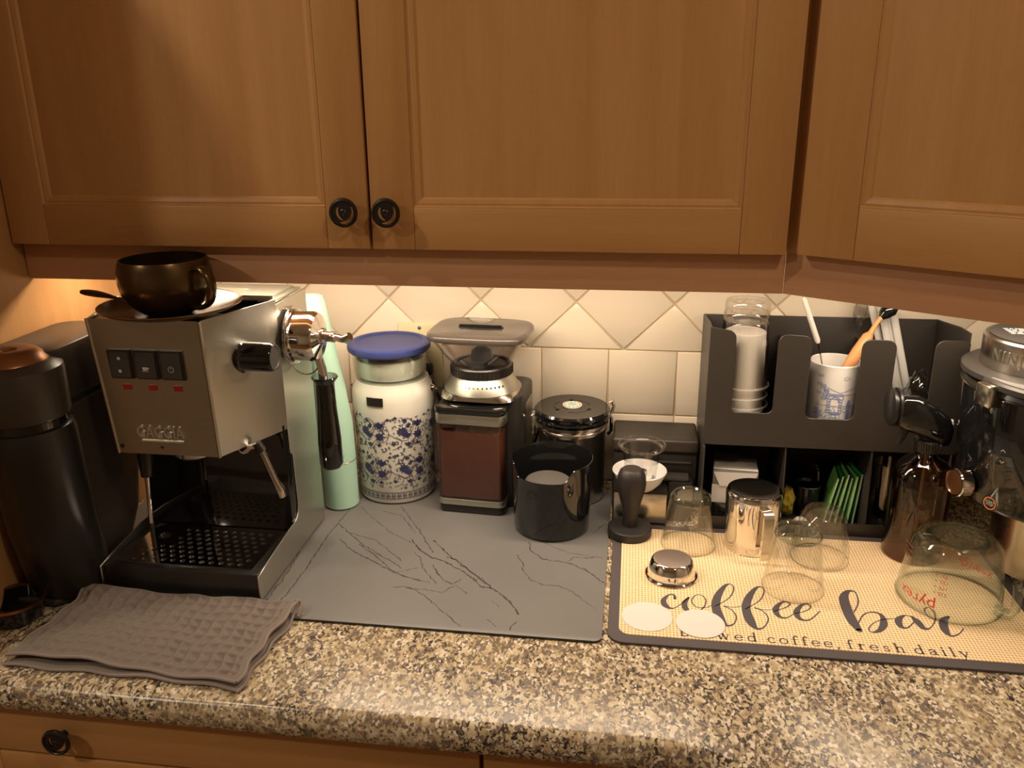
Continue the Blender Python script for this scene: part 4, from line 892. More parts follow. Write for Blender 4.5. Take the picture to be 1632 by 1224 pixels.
for a0 in (20, 140, 260):
    P = [(.029*math.cos(math.radians(a0+d)), .029*math.sin(math.radians(a0+d))) for d in range(0, 84, 6)]; vs, fs = ribbon(P, .0011); b.faces([(x, y, .1668) for x, y in vs], fs)
    x, y = P[-1]; b.prism([(x+.004*math.cos(math.radians(a0+90+q)), y+.004*math.sin(math.radians(a0+90+q))) for q in (0, 120, 240)], .1666, .1672)
b.build('lid_arrows', 'black', cn, smooth=False).location.z = CZ
a0 = math.radians(208)
def cr(r, z, da=0): return (r*math.cos(a0+da), r*math.sin(a0+da), z)
B().tube([cr(.064, .158, .12), cr(.067, .156, .12), cr(.068, .140, .12), cr(.067, .128, .1), cr(.067, .128, -.1), cr(.068, .140, -.12), cr(.067, .156, -.12), cr(.064, .158, -.12)], .0014, 8).build('clamp_wire', 'chrome', cn).location.z = CZ
B().tube([cr(.0585, .138), cr(.062, .126), cr(.067, .112), cr(.070, .104)], [.004, .005, .004, .003], 8).build('clamp_lever', 'chrome', cn).location.z = CZ
a0 = math.radians(20)
B().tube([cr(.062, .166), cr(.066, .170), cr(.070, .160), cr(.066, .150), cr(.061, .148)], .0028, 8).tube([cr(.060, .148), cr(.066, .140), cr(.066, .118), cr(.060, .112)], .003, 8).build('hinge', 'chrome', cn).location.z = CZ

# ------------------------------------------------------------ black cup with notched rim
kb = thing('notched_black_cup', 'glossy black cup with a notch cut in its rim, in front of the steel canister', 'cup', (-.0215, -.178, ZM))
NS = 96; zt_ = .113
def rimz(a):                                             # notch faces the camera, slightly left
    d = math.degrees(math.atan2(math.sin(a-math.radians(257)), math.cos(a-math.radians(257))))
    e = abs(d); return zt_ if e > 52 else zt_-.018*(1 if e < 33 else .5*(1+math.cos(PI*(e-33)/19)))
out_, in_ = [], []
def ring(r, zf): return [(r*math.cos(2*PI*k/NS), r*math.sin(2*PI*k/NS), zf(2*PI*k/NS)) for k in range(NS)]
mk = lambda t, z0: (lambda a: z0+(rimz(a)-z0)*t)
rg = [ring(.050, lambda a: 0), ring(.0550, lambda a: .0008), ring(.0570, lambda a: .004)]+[ring(.0570+.0035*t, mk(t, .004)) for t in (.25, .5, .75, .97)]
rg += [ring(.0611, mk(1, .004)), ring(.0601, mk(1.005, .004)), ring(.0591, mk(.985, .004))]+[ring(.0555+.0035*t, mk(t, .004)) for t in (.75, .5, .25)]+[ring(.055, lambda a: .004), ring(.04, lambda a: .003)]
B().loft(rg).build('shell', 'blackgloss', kb, ang=60)
B().lathe([(0, .006), (.034, .006), (.034, .0745), (.032, .076), (0, .0763)], c=(-.006, .0, 0), segs=48).build('inner_post', 'puck', kb)

# ------------------------------------------------------------ black organiser with cup bays
G4 = .0042
og = thing('counter_organizer', 'black plastic countertop organizer with slotted cup bays and lower compartments', 'organizer', (0, 0, 0))
OX0, OX1, OY0, OY1 = .200, .5485, -.145, -.012
# slotted front: outline with open-topped bays
fo = [(OX0, .134)]
def slot(x0, x1, zb, r=.009):
    s_ = [(x0, None)]
    out = []
    return out
def bay(pts, x0, x1, zb, zl, zr, r=.009, R=.012):
    """from the top of the left tab down, across and up to the right tab"""
    for k in range(5):
        a = PI/2-PI/2*k/4; pts.append((x0-R+R*math.cos(a), zl-R+R*math.sin(a)))
    for k in range(5):
        a = PI+PI/2*k/4; pts.append((x0+r+r*math.cos(a), zb+r+r*math.sin(a)))
    for k in range(5):
        a = -PI/2+PI/2*k/4; pts.append((x1-r+r*math.cos(a), zb+r+r*math.sin(a)))
    for k in range(5):
        a = PI-PI/2*k/4; pts.append((x1+R+R*math.cos(a), zr-R+R*math.sin(a)))
pts = [(OX0, .134), (OX0, .313)]
pts += []
bay(pts, .2365, .2945, .186, .309, .3045)
bay(pts, .3405, .4075, .181, .3035, .3005)
bay(pts, .4535, .5040, .178, .3000, .3020)
pts += [(OX1-.004, .3020), (OX1, .2980), (OX1, .134)]
B().prism(pts, OY0, OY0+.0025, 'xz', .0006, 1).build('front_panel', 'orgblack', og)
B().box(OX0, OX1, OY1-.0025, OY1, .0, .300, .0008).build('back_panel', 'orgblack', og)
for x in (OX0, OX1-.0025):
    B().prism([(OY0+.0026, .022), (OY1-.0026, .0), (OY1-.0026, .300), (OY1-.03, .3035), (OY0+.04, .312), (OY0+.0026, .313)], x, x+.0025, 'yz', .0006, 1).build('side_panel', 'orgblack', og)
B().box(OX0+.0027, OX1-.0027, OY0+.0027, OY1-.0027, .142, .1448).build('upper_shelf', 'orgblack', og)
B().box(OX0+.0027, OX1-.0027, -.156, OY1-.0027, .0, .0035).build('lower_floor', 'orgblack', og)
B().box(OX0, OX1, -.1590, -.1565, 0, .023, .0008).build('front_lip', 'orgblack', og)
for x in (.318, .4385): B().prism([(-.156, .004), (OY1-.003, .004), (OY1-.003, .1415), (OY0+.003, .1415), (-.150, .10)], x, x+.0022, 'yz').build('lower_divider', 'orgblack', og)
for x in (.3165, .4305): B().box(x, x+.002, OY0+.003, OY1-.003, .145, .27).build('upper_divider', 'orgblack', og)
B().box(OX0, OX0+.0025, -.1564, OY0+.002, 0, .134, .0005).build('lower_side', 'orgblack', og); B().box(OX1-.0025, OX1, -.1564, OY0+.002, 0, .134, .0005).build('lower_side', 'orgblack', og)

# stack of paper and clear cups, mouths down
CX, CY = .2545, -.098
for i, (z0, h, lab) in enumerate(((.1452, .118, 'lower white paper cup in the left bay, mouth down'), (.1760, .120, 'upper white paper cup, mouth down under the clear cups'))):
    t = thing('paper_cup', lab, 'cup', (CX, CY, z0), 'white paper cups in the left bay')
    B().lathe([(.0325, .0), (.0335, .002), (.0320, .004), (.0302-.0004*i, h-.004), (.0296, h), (.028, h+.001), (.027, h), (0, h)], segs=40).build('cup_body', 'cupw', t)
    B().tube([(.0330*math.cos(2*PI*k/40), .0330*math.sin(2*PI*k/40), .0016) for k in range(40)], .0015, 6, closed=True).build('rolled_rim', 'cupw', t)
for i in range(3):
    t = thing('plastic_cup', ('lowest of the three clear plastic cups over the white ones', 'middle of the three clear plastic cups over the white ones', 'topmost clear plastic cup of the stack in the left bay')[i], 'cup', (CX+[.001, -.0008, .0006][i], CY+[0, -.0006, .0005][i], .1850+i*.0150), 'clear cups stacked mouth down in the left bay')
    if i == 0:
        s0 = B().lathe([(.0375, .0), (.0385, .002), (.0372, .0045), (.0358, .0052), (.0350, .05), (.0325, .108), (.0322, .1240), (.0305, .1275), (.024, .1275), (.022, .1250), (0, .1248)], segs=40).build('cup_body', 'plasticc', t)
        r0 = B().tube([(.0380*math.cos(2*PI*k/40), .0380*math.sin(2*PI*k/40), .0016) for k in range(40)], .0015, 6, closed=True).build('cup_rim', 'cupm', t)
    else:
        for s_ in (s0, r0):
            c_ = s_.copy(); COL.objects.link(c_); c_.parent = t

# mug with the blue line drawing, whisk and scoop in it
MX, MY = .3865, -.098
mg = thing('printed_mug', 'white mug with blue city line drawing, in the middle bay of the organizer', 'mug', (MX, MY, .1450))
B().lathe([(0, 0), (.031, 0), (.0345, .002), (.0352, .006), (.0356, .104), (.0362, .110), (.0352, .1115), (.0335, .1105), (.0332, .10), (.0325, .008), (0, .006)], segs=56).build('body', 'ceramic', mg)
random.seed(5)
mm = cylmap(.0355, 0, -.06, (0, 0), .0004)
pb, pg = B(), B()
def pl(b, P, w_=.0006, m_=None):
    w_ = w_*1.5
    vs, fs = ribbon(P, w_); b.faces([(m_ or mm)(u, v) for u, v in vs], fs)
def dens(a, c_, n=5): return [(a[0]+(c_[0]-a[0])*k/n, a[1]+(c_[1]-a[1])*k/n) for k in range(n+1)]
def rct(b, u, v, w_, h): [pl(b, dens(p, q, 3)) for p, q in (((u, v), (u+w_, v)), ((u+w_, v), (u+w_, v+h)), ((u+w_, v+h), (u, v+h)), ((u, v+h), (u, v)))]
pl(pg, [(.008+.004*math.cos(a)*(1+.2*math.cos(3*a))+.003, .0935+.0022*math.sin(a)) for a in [2*PI*k/18 for k in range(19)]], .0005)   # cloud
for k in range(9): rct(pb, -.029+random.uniform(0, .012), .060+k*.0028+random.uniform(-.001, .001), .006, .003)
pl(pg, dens((-.016, .080), (.004, .072), 6)); pl(pg, dens((.004, .072), (.03, .080), 8)); pl(pg, dens((-.03, .052), (.03, .052), 16)); pl(pg, dens((-.012, .069), (.030, .069), 12))
# arch
for du in (0, .0032): pl(pb, [(-.003-du*.3+(.0055+du)*math.cos(a)*-1, .058+(.0075+du)*math.sin(a)) for a in [PI*k/12 for k in range(13)]], .0007)
for k in range(5): rct(pb, -.0125, .0415+k*.0042, .0038, .004); rct(pb, .0040, .0415+k*.0042, .0038, .004)
rct(pb, -.0145, .0625, .024, .0045); rct(pb, -.0135, .067, .022, .003)
# tower of steps
for k in range(5): rct(pg, -.010+k*.0012, .012+k*.0058, .016-k*.0024, .0056)
for k in range(6): rct(pb, -.008+k*.0022, .0395, .0016, .003)
rct(pb, .0155, .030, .0045, .022)
for k in range(6): pl(pb, dens((.0145+.0005*k, .052+k*.0016), (.0215-.0005*k, .052+k*.0016), 2), .0010)
for k in range(6): pl(pb, dens((.0158, .033+k*.003), (.0198, .0345+k*.003), 2), .0011)
for k in range(10): u = random.uniform(-.030, .028); v = random.uniform(.006, .045); rct(pg, u, v, random.uniform(.004, .009), random.uniform(.003, .010))
for k in range(9): pl(pb, dens((-.030, .018+k*.0034), (-.030+random.uniform(.006, .015), .018+k*.0034), 4), .0009)
for k in range(12): u = random.uniform(-.03, .03); v = random.uniform(.004, .05); pl(pg, [(u, v), (u+random.uniform(-.005, .005), v+random.uniform(.002, .012))], .0005)
for k in range(7): pl(pb, [(-.030+k*.0014, .108+(-1)**k*.0012-.012), (-.0292+k*.0014, .0945)], .0006)
pb.build('blue_drawing', 'bluep', mg, smooth=False); pg.build('grey_drawing', 'bluep2', mg, smooth=False)
wk = thing('whisk_stick', 'thin steel stick with white handle leaning out of the printed mug', 'stirrer', (0, 0, 0))
B().tube([(.3325, -.090, .346), (.3335, -.0905, .344), (.3575, -.094, .284), (.3590, -.0942, .280)], [.002, .0038, .0042, .0026], 10).build('handle', 'white', wk)
B().tube([(.3588, -.0942, .281), (.3680, -.096, .246), (.384, -.100, .154)], .0012, 8).build('steel_rod', 'satin', wk)
so = thing('scoop', 'wooden-handled brush with black bulb end leaning out of the printed mug', 'scoop', (0, 0, 0))
B().tube([(.376, -.104, .166), (.397, -.098, .234), (.402, -.096, .243), (.417, -.089, .268), (.4300, -.083, .2885), (.4345, -.080, .2935)], [.004, .0058, .0078, .0088, .0080, .0040], 14).build('grip', 'wood2', so)
B().tube([(.433, -.081, .292), (.4415, -.076, .307), (.4500, -.071, .3175)], [.0042, .0034, .0036], 12).build('neck', 'wood2', so)
B().tube([(.4475, -.0725, .314), (.452, -.070, .3185), (.459, -.066, .3255), (.4665, -.061, .333), (.4700, -.059, .3365)], [.0036, .0085, .0118, .0095, .002], 14).build('bulb', 'blackgloss', so)
# paper straws in the right bay
for k, (x0, y0, x1, z1, y1) in enumerate(((.505, -.050, .4520, .330, -.046), (.512, -.043, .4610, .328, -.040), (.520, -.052, .4680, .331, -.044), (.498, -.040, .4400, .333, -.036))):
    t = thing('wrapped_straw', ('leftmost', 'second', 'third', 'backmost')[k] + ' of the white paper-wrapped straws behind the scoop', 'straw', (0, 0, 0), 'white wrapped straws in the organizer')
    b = B(); P0, P1 = Vector((x0, y0, .148)), Vector((x1, y1, z1)); d = (P1-P0).normalized(); sd = d.cross(Vector((0, 1, 0))).normalized(); nn = d.cross(sd)
    rg = []
    for f_, wd, th in ((0, .004, .0008), (.05, .0052, .003), (.5, .0054, .0032), (.95, .0052, .003), (1, .0048, .0006)):
        c_ = P0.lerp(P1, f_); rg.append([tuple(c_+sd*wd*math.cos(2*PI*j/10)+nn*th*math.sin(2*PI*j/10)) for j in range(10)])
    b.loft(rg); b.build('wrapper', 'paper', t)
def crumple(name, label, c, r, m_, seed, parent_part='film', sc=(1, 1, 1)):
    random.seed(seed); t = thing(name, label, 'bag', c)
    bm = bmesh.new(); bmesh.ops.create_icosphere(bm, subdivisions=4, radius=r)
    from mathutils import noise
    for v in bm.verts:
        n = noise.noise(v.co*(2.2/r)+Vector((seed, 0, 0)))*.35+noise.noise(v.co*(5/r)+Vector((seed, 3, 0)))*.18
        v.co = Vector((v.co.x*sc[0], v.co.y*sc[1], v.co.z*sc[2]))*(1+n)
    zmin = min(v.co.z for v in bm.verts)
    for v in bm.verts: v.co.z -= zmin
    b = B(); b.add(bm); b.build(parent_part, m_, t, ang=180); return t
crumple('plastic_bag', 'crumpled clear plastic bag in the right bay of the organizer', (.512, -.080, .1452), .022, 'bagf', 4, sc=(.9, .9, 2.0))
crumple('plastic_wrap', 'crinkled clear wrap around the straw tops', (.4290, -.034, .285), .0125, 'bagf', 9, sc=(.7, .55, 2.4))

# lower compartments
t = thing('round_tin', 'low black round tin under the pale carton in the organizer', 'tin', (.2475, -.118, .0036))
B().lathe([(0, 0), (.026, 0), (.0275, .002), (.0275, .020), (.029, .021), (.029, .029), (.0275, .031), (0, .031)], segs=40).build('tin_body', 'black', t)
t = thing('filter_carton', 'small pale carton with folded flap, in the lower left compartment', 'box', (.2545, -.098, .0348), rz=math.radians(-4))
B().box(-.033, .033, -.036, .040, 0, .054, .001).build('carton', 'boxg', t)
B().faces([(-.0325, -.0366, .050), (.0325, -.0366, .052), (.024, -.0385, .030), (-.022, -.0385, .028)], [(0, 1, 2, 3)]).faces([(-.0325, -.036, .0548), (.0325, -.036, .0548), (.031, -.004, .0556), (-.031, -.004, .0556)], [(0, 1, 2, 3)]).build('flap', 'boxw', t, smooth=False)
B().box(-.0335, .0335, -.0372, -.0362, .0, .029).build('front_face', 'boxw', t, smooth=False)
t = thing('small_dark_cup', 'small dark cup holding brown sachets in the middle lower compartment', 'cup', (.3665, -.095, .0036))
B().lathe([(0, 0), (.015, 0), (.0195, .05), (.0205, .052), (.0195, .053), (.0185, .051), (.014, .003), (0, .003)], segs=32).build('cup_body', 'blackgloss', t)
B().tube([(.0202*math.cos(2*PI*k/32), .0202*math.sin(2*PI*k/32), .0525) for k in range(32)], .0005, 6, closed=True).build('rim', 'satin', t)
def sachet(name, label, c, w_, h, m_, edge, lean, rz, grp, z=.0038):
    t = thing(name, label, 'sachet', (c[0], c[1], z), grp, rz=math.radians(rz))
    b = B(); rg = []
    mt = Matrix.Rotation(math.radians(lean), 4, 'Y')
    def P(x, y, z_): return tuple(mt @ Vector((x, y, z_)))
    for z_, th in ((0, .0003), (h*.12, .0014), (h*.5, .0020), (h*.88, .0014), (h, .0003)):
        rg.append([P(th*s_, y_, z_+max(0, w_/2*math.sin(math.radians(abs(0))))) for s_, y_ in ((1, -w_/2), (1, w_/2), (-1, w_/2), (-1, -w_/2))])
    b.loft(rg); b.build('packet', m_, t, smooth=False)
    b = B(); b.loft([[P(s_*.0008, y_, z_) for s_, y_ in ((1, -w_/2-.0012), (1, -w_/2+.0006), (-1, -w_/2+.0006), (-1, -w_/2-.0012))] for z_ in (.001, h)]); b.build('sealed_edge', edge, t, smooth=False)
    return t
ordn = ('leftmost', 'second', 'third', 'fourth', 'fifth', 'rightmost')
for k in range(6):
    sachet('green_sachet', ordn[k]+' of the green foil sachets standing in the lower right compartment' if k in (0, 5) else ordn[k]+' green foil sachet from the left in the lower compartment', (.3900+k*.0072, -.100+.002*(k % 2)), .052, .078+.003*(k % 3), 'green' if k % 2 else 'green2', 'greenw', 11-1.3*k, -6+3*k, 'green sachets in the organizer')
for k in range(3):
    sachet('brown_sachet', ('brown sachet leaning beside the small dark cup, nearest it', 'middle brown sachet behind the small dark cup', 'brown sachet leaning against the green ones')[k], (.3905-.004*k-.001, -.060+.012*k-.004), .020, .064, 'brown', 'creamp', -4+3*k, 8*k, 'brown sachets in the organizer')
crumple('yellow_wrapper', 'crumpled yellow and clear wrapper left of the small dark cup', (.3365, -.105, .0037), .012, 'yellow', 13, 'foil', sc=(.8, .9, 2.0))
t = thing('white_pod', 'small white round pod in front of the small dark cup', 'pod', (.352, -.138, .0036))
B().lathe([(0, 0), (.008, 0), (.011, .004), (.0115, .008), (.008, .013), (0, .015)], segs=24).build('pod_body', 'white', t)
t = thing('clear_dish', 'small clear domed dish lying before the green sachets', 'dish', (.4165, -.141, .0037))
B().lathe([(0, .006), (.010, .0055), (.014, .003), (.0175, .002), (.0185, 0), (.0165, .0), (.013, .0015), (.009, .004), (0, .0045)], segs=32).build('dish_body', 'plasticc', t)
t = thing('clear_tumbler', 'clear tumbler standing upright in the lower right compartment beside the amber bottle', 'glass', (.4725, -.118, .0037))
B().lathe(wall_glass([(.019, 0), (.0205, .003), (.0215, .05), (.0225, .104)], .0014), segs=40).lathe([(0, 0), (.019, 0), (.0185, .006), (0, .006)], segs=40).build('glass_body', 'glass', t)
B().tube([(.0218*math.cos(2*PI*k/40), .0218*math.sin(2*PI*k/40), .1042) for k in range(40)], .0008, 6, closed=True).build('rim', 'glass', t)

# ------------------------------------------------------------ black box, drawer box, bowl and plastic cup
t = thing('lidded_box', 'black lidded box against the tiles, left of the organizer', 'box', (.138, -.066, .0))
B().box(-.0705, .0585, -.038, .040, .0, .098, .003).build('box_body', 'black', t)
B().box(-.0720, .0600, -.041, .042, .100, .122, .005, 3).build('lid', 'orgblack', t)
B().box(-.0700, .0580, -.0375, .0395, .097, .101).build('lid_gap', 'gap', t, smooth=False)
B().box(-.004, .050, -.0400, -.0375, .083, .086, .0008).build('front_ridge', 'dgrey', t)
t = thing('drawer_box', 'small black box with steel front, before the lidded box', 'box', (.110, -.132, .0))
B().box(-.0405, .0420, -.0245, .0235, 0, .059, .002).build('box_body', 'black', t)
B().box(-.0385, .0405, -.0262, -.0246, .006, .054, .001).build('steel_front', 'steelh', t)
B().box(.0425, .0800, -.006, .0235, 0, .0655, .003).build('side_block', 'black', t)
B().box(.018, .074, -.002, .020, .0658, .0720, .002).build('latch', 'dgrey', t)
bw = thing('steel_bowl', 'small satin steel bowl on the drawer box', 'bowl', (.1085, -.1490, .0595))
B().lathe([(0, 0), (.018, 0), (.024, .003), (.034, .014), (.0395, .0265), (.0408, .0300), (.0400, .0308), (.0375, .0275), (.032, .0155), (.023, .0050), (0, .002)], segs=48).build('bowl_body', 'ceramic', bw)
t = thing('clear_portion_cup', 'clear plastic cup with wide rim standing in the small bowl', 'cup', (.1105, -.1490, .0652))
B().lathe(wall_glass([(.019, 0), (.0225, .006), (.0280, .056), (.0290, .060), (.0345, .0615), (.0350, .066), (.0330, .0675)], .0008), segs=48).build('cup_body', 'plasticc', t)
B().tube([(.0345*math.cos(2*PI*k/48), .0345*math.sin(2*PI*k/48), .0655) for k in range(48)], .0012, 8, closed=True).build('rim', 'plasticc', t)
t = thing('metal_cap', 'small ridged metal cap inside the clear plastic cup', 'cap', (.1115, -.1475, .0658))
B().lathe([(0, 0), (.0075, 0), (.008, .010), (.0065, .012), (.0065, .014), (.0085, .015), (.0085, .022), (0, .023)], segs=24).build('cap_body', 'satin', t)

# tamper
t = thing('tamper', 'matte black tamper with bulbous handle at the corner of the burlap mat', 'tamper', (.0968, -.1925, G4))
B().lathe([(0, 0), (.031, 0), (.0325, .0015), (.0325, .012), (.031, .0135), (.012, .0150), (0, .0150)], segs=56).build('base', 'matteblack', t)
B().lathe([(0, .0152), (.0112, .0152), (.0112, .034), (.0125, .042), (.0165, .058), (.0205, .074), (.0215, .083), (.0205, .094), (.0175, .1025), (.0135, .1060), (0, .1065)], segs=40).build('handle', 'tamp', t)

# ------------------------------------------------------------ glasses and jugs on the burlap mat
def tumbler(label, x, y, rt, rb, h, dome=False):
    t = thing('drinking_glass', label, 'glass', (x, y, G4))
    if dome:
        prof = [(rb, 0), (rb*.995, .02), (rt*1.06, h*.62), (rt*.98, h*.80), (rt*.80, h*.93), (rt*.5, h*.985), (0, h)]
        B().lathe(prof, segs=56).build('glass_body', 'glass', t)
        B().lathe([(rb-.004, .002), (rb*.88, .02), (rt*.92, h*.58), (rt*.80, h*.76), (rt*.55, h*.86), (0, h*.89)], segs=56).build('inner_wall', 'glass', t)
    else:
        B().lathe(wall_glass([(rb, 0), (rb*.97, .01), (rt*1.04, h*.84), (rt*1.03, h*.90)], .0016), segs=56).build('glass_body', 'glass', t)
        B().lathe([(0, h*.86), (rt*.80, h*.86), (rt*.98, h*.875), (rt*1.03, h*.91), (rt*1.0, h*.965), (rt*.90, h), (rt*.78, h), (rt*.70, h*.975), (0, h*.965)], segs=56).build('thick_base', 'glassthick', t)
    B().tube([(rb*math.cos(2*PI*k/56), rb*math.sin(2*PI*k/56), .0008) for k in range(56)], .0008, 6, closed=True).build('rim', 'glass', t)
    return t
tumbler('upturned clear glass at the back left of the burlap mat, left of the steel pitcher', .1812, -.2130, .0285, .0392, .0805)
tumbler('upturned clear glass in front, standing on the word coffee', .3118, -.3145, .0292, .0395, .0870)
tumbler('round-topped upturned clear glass right of the steel pitcher', .3620, -.2300, .0315, .0388, .0800, True)

mp = thing('milk_pitcher', 'polished steel milk pitcher upside down on the burlap mat', 'pitcher', (.2703, -.2040, G4))
B().lathe([(0, .0885), (.020, .0880), (.034, .0893), (.0372, .0885), (.0392, .0850), (.0395, .080), (.0385, .050), (.0368, .010), (.0372, .002), (.0378, .0), (.0366, .0), (.0355, .010), (.0372, .05), (.038, .080), (.034, .086), (0, .086)], segs=64).build('body', 'chrome', mp)
B().lathe([(0, .0887), (.020, .0886), (.0335, .0896), (.0345, .0898), (.0335, .0901), (.020, .0890), (0, .0890)], segs=64).build('base_disc', 'satin', mp)
a0 = math.radians(-76); b = B(); rg = []
for r_, z_, tr_, tz_ in ((.0370, .0755, 0, .0012), (.046, .0765, .0, .0012), (.0555, .0745, .0009, .0009), (.0580, .068, .0013, 0), (.0580, .020, .0013, 0), (.0560, .006, .0013, 0), (.0500, .010, .0, .0012)):
    rad = Vector((math.cos(a0), math.sin(a0), 0)); tan = Vector((-math.sin(a0), math.cos(a0), 0)); c_ = rad*r_+Vector((0, 0, z_))
    o_ = rad*tr_+Vector((0, 0, tz_)); rg.append([tuple(c_+o_+tan*.0068), tuple(c_+o_-tan*.0068), tuple(c_-o_-tan*.0068), tuple(c_-o_+tan*.0068)])
b.loft(rg[:6]); b.build('handle', 'satin', mp, ang=60)

fb2 = thing('filter_basket', 'polished perforated filter basket upside down on the burlap mat', 'filter basket', (.1540, -.3030, G4))
B().lathe([(.0325, 0), (.0352, 0), (.0356, .0012), (.0350, .0024), (.0328, .0028), (.0318, .0045), (.0318, .0120), (.0312, .0150), (.0275, .0235), (.0262, .0250), (.0250, .0256)], segs=56).build('wall', 'chrome', fb2)
B().lathe([(.0250, .0256), (.0240, .0258), (0, .0258)], segs=56).build('perforated_base', 'perf', fb2)
b = B(); 
for i in range(-9, 10):
    for j in range(-9, 10):
        x, y = (i+.5*(j % 2))*.0025, j*.0022
        if x*x+y*y < .0222**2: b.faces([(x+.00055*math.cos(2*PI*k/6), y+.00055*math.sin(2*PI*k/6), .02586) for k in range(6)], [tuple(range(6))])
h_ = b.build('sieve_holes', 'brown', fb2, smooth=False); h_['kind'] = 'stuff'
for k, (x, y, r_, lab) in enumerate(((.1205, -.4060, .0315, 'left round white paper filter, below the steel basket'), (.1855, -.4135, .0298, 'right round paper filter, overlapping the small lettering'))):
    t = thing('paper_filter', lab, 'paper filter', (x, y, G4+.0004*k), 'round paper filters')
    B().lathe([(0, 0), (r_, 0), (r_, .0004), (0, .0004)], segs=48).build('disc', 'paper', t)

mc = thing('measuring_cup', 'glass measuring cup with red lettering upside down on the burlap mat', 'measuring cup', (.5065, -.3130, G4))
prof = [(.0632, 0), (.0625, .006), (.0585, .040), (.0540, .068), (.0515, .079), (.0465, .086), (.038, .0885), (.032, .0880)]
B().lathe(wall_glass(prof, .0028), segs=72).lathe([(0, .0855), (.032, .0852), (.036, .0870), (.032, .0880), (0, .0878)], segs=72).build('glass_body', 'glassg', mc)
B().tube([(.0622*math.cos(2*PI*k/72), .0622*math.sin(2*PI*k/72), .0018) for k in range(72)], .0018, 8, closed=True).build('rim', 'glassg', mc)
ah = math.radians(-44); rad = Vector((math.cos(ah), math.sin(ah), 0)); tan = Vector((-math.sin(ah), math.cos(ah), 0)); rg = []
for r_, z_, th in ((.0585, .011, .006), (.066, .0095, .0062), (.0745, .0120, .0058), (.0785, .020, .0050), (.0785, .036, .0046), (.0775, .050, .0046), (.0755, .0555, .0035), (.0735, .0575, .0015)):
    c_ = rad*r_+Vector((0, 0, z_)); out_ = rad if z_ > .015 else (rad*.35+Vector((0, 0, -.9))).normalized()
    rg.append([tuple(c_+tan*.0098*math.cos(2*PI*k/16)+out_*th*math.sin(2*PI*k/16)) for k in range(16)])
B().loft(rg).build('handle', 'glassthick', mc)
b = B(); sl = .10
put_text(b, 'pyrex', .0230, cylmap(.0600, .0160, -1.02, (0, 0), .0006, -1, sl), shear=0, space=1.0)
b.build('red_name', 'redp', mc, smooth=False)
b = B(); put_text(b, 'pyrex', .0190, cylmap(.0600, .0220, 2.25, (0, 0), .0006, -1, sl)); b.build('red_name_behind', 'redp', mc, smooth=False)
b = B()
for k, tx in enumerate(('225', '175', '125', '75')):
    put_text(b, tx+' \u25c2' if False else tx, .0068, cylmap(.0575, .0335+k*.0082, -.50-.0*k, (0, 0), .0006, -1, .12))
    f_ = cylmap(.0575, .0335+k*.0082, -.50, (0, 0), .0006, -1, .12); b.faces([f_(.0085, .0010), f_(.0085, -.0010), f_(.0112, 0)], [(0, 1, 2)])
for k in range(8):
    f_ = cylmap(.0580, .024+k*.0075, -1.5, (0, 0), .0006, -1, .12); vs, fs = ribbon([(-.010+.002*j, 0) for j in range(11)], .0006); b.faces([f_(u, v) for u, v in vs], fs)
    if k % 2 == 0: put_text(b, str(1+k//2)+'oz', .0062, cylmap(.0580, .027+k*.0075, -1.8, (0, 0), .0006, -1, .12))
b.build('red_scale', 'redp', mc, smooth=False)

# ------------------------------------------------------------ amber spray bottle
sb = thing('spray_bottle', 'amber glass bottle with black spray head, at the back right of the burlap mat', 'bottle', (.4925, -.2000, G4))
prof = [(.0365, 0), (.0390, .002), (.0395, .006), (.0395, .110), (.0385, .122), (.0345, .134), (.026, .143), (.0160, .1490), (.0135, .154), (.0135, .160)]
B().lathe([(0, 0)]+prof, segs=64).build('glass_body', 'amber', sb)
B().lathe([(0, .005), (.0355, .005), (.0355, .075), (0, .075)], segs=48).build('liquid', 'amberliq', sb)
B().tube([(.002, 0, .01), (.001, 0, .16)], .0022, 8).build('dip_tube', 'greyp', sb)
b = B().lathe([(0, .158), (.0170, .158), (.0180, .160), (.0180, .173), (.0165, .175), (.012, .176), (.011, .184), (0, .184)], segs=36)
for k in range(36):
    a = 2*PI*k/36; b.prism([(.0178*math.cos(a-.04), .0178*math.sin(a-.04)), (.0188*math.cos(a), .0188*math.sin(a)), (.0178*math.cos(a+.04), .0178*math.sin(a+.04))], .160, .173)
b.build('collar', 'black', sb)
rg = []
for x, z, ry, rz_ in ((-.050, .216, .010, .014), (-.044, .217, .013, .019), (-.030, .2135, .0155, .0235), (-.012, .2060, .0160, .0230), (.004, .1975, .0150, .0210), (.016, .1885, .0125, .0185), (.0235, .1800, .009, .0130), (.0265, .1735, .004, .006)):
    rg.append([(x+(.35*rz_*math.sin(2*PI*k/20)), -.004-.0*x+ry*math.copysign(abs(math.cos(2*PI*k/20))**.7, math.cos(2*PI*k/20)), z+rz_*math.copysign(abs(math.sin(2*PI*k/20))**.8, math.sin(2*PI*k/20))) for k in range(20)])
B().loft(rg).build('spray_head', 'blackgloss', sb)
mX = Matrix.Translation((-.055, -.004, .220)) @ Matrix.Rotation(PI/2, 4, 'Y')
B().lathe([(0, -.003), (.022, -.003), (.026, -.001), (.026, .002), (.0225, .003), (.0225, .005), (.0265, .006), (.0265, .009), (.020, .011), (0, .012)], mtx=mX, segs=40).build('nozzle_disc', 'black', sb)
B().tube([(-.030, -.002, .196), (-.034, -.004, .182), (-.040, -.008, .168)], [.007, .005, .003], 10).build('trigger', 'black', sb)
B().tube([(.018, -.002, .2015), (.0265, -.002, .2005)], .0040, 10).build('white_nozzle', 'white', sb)
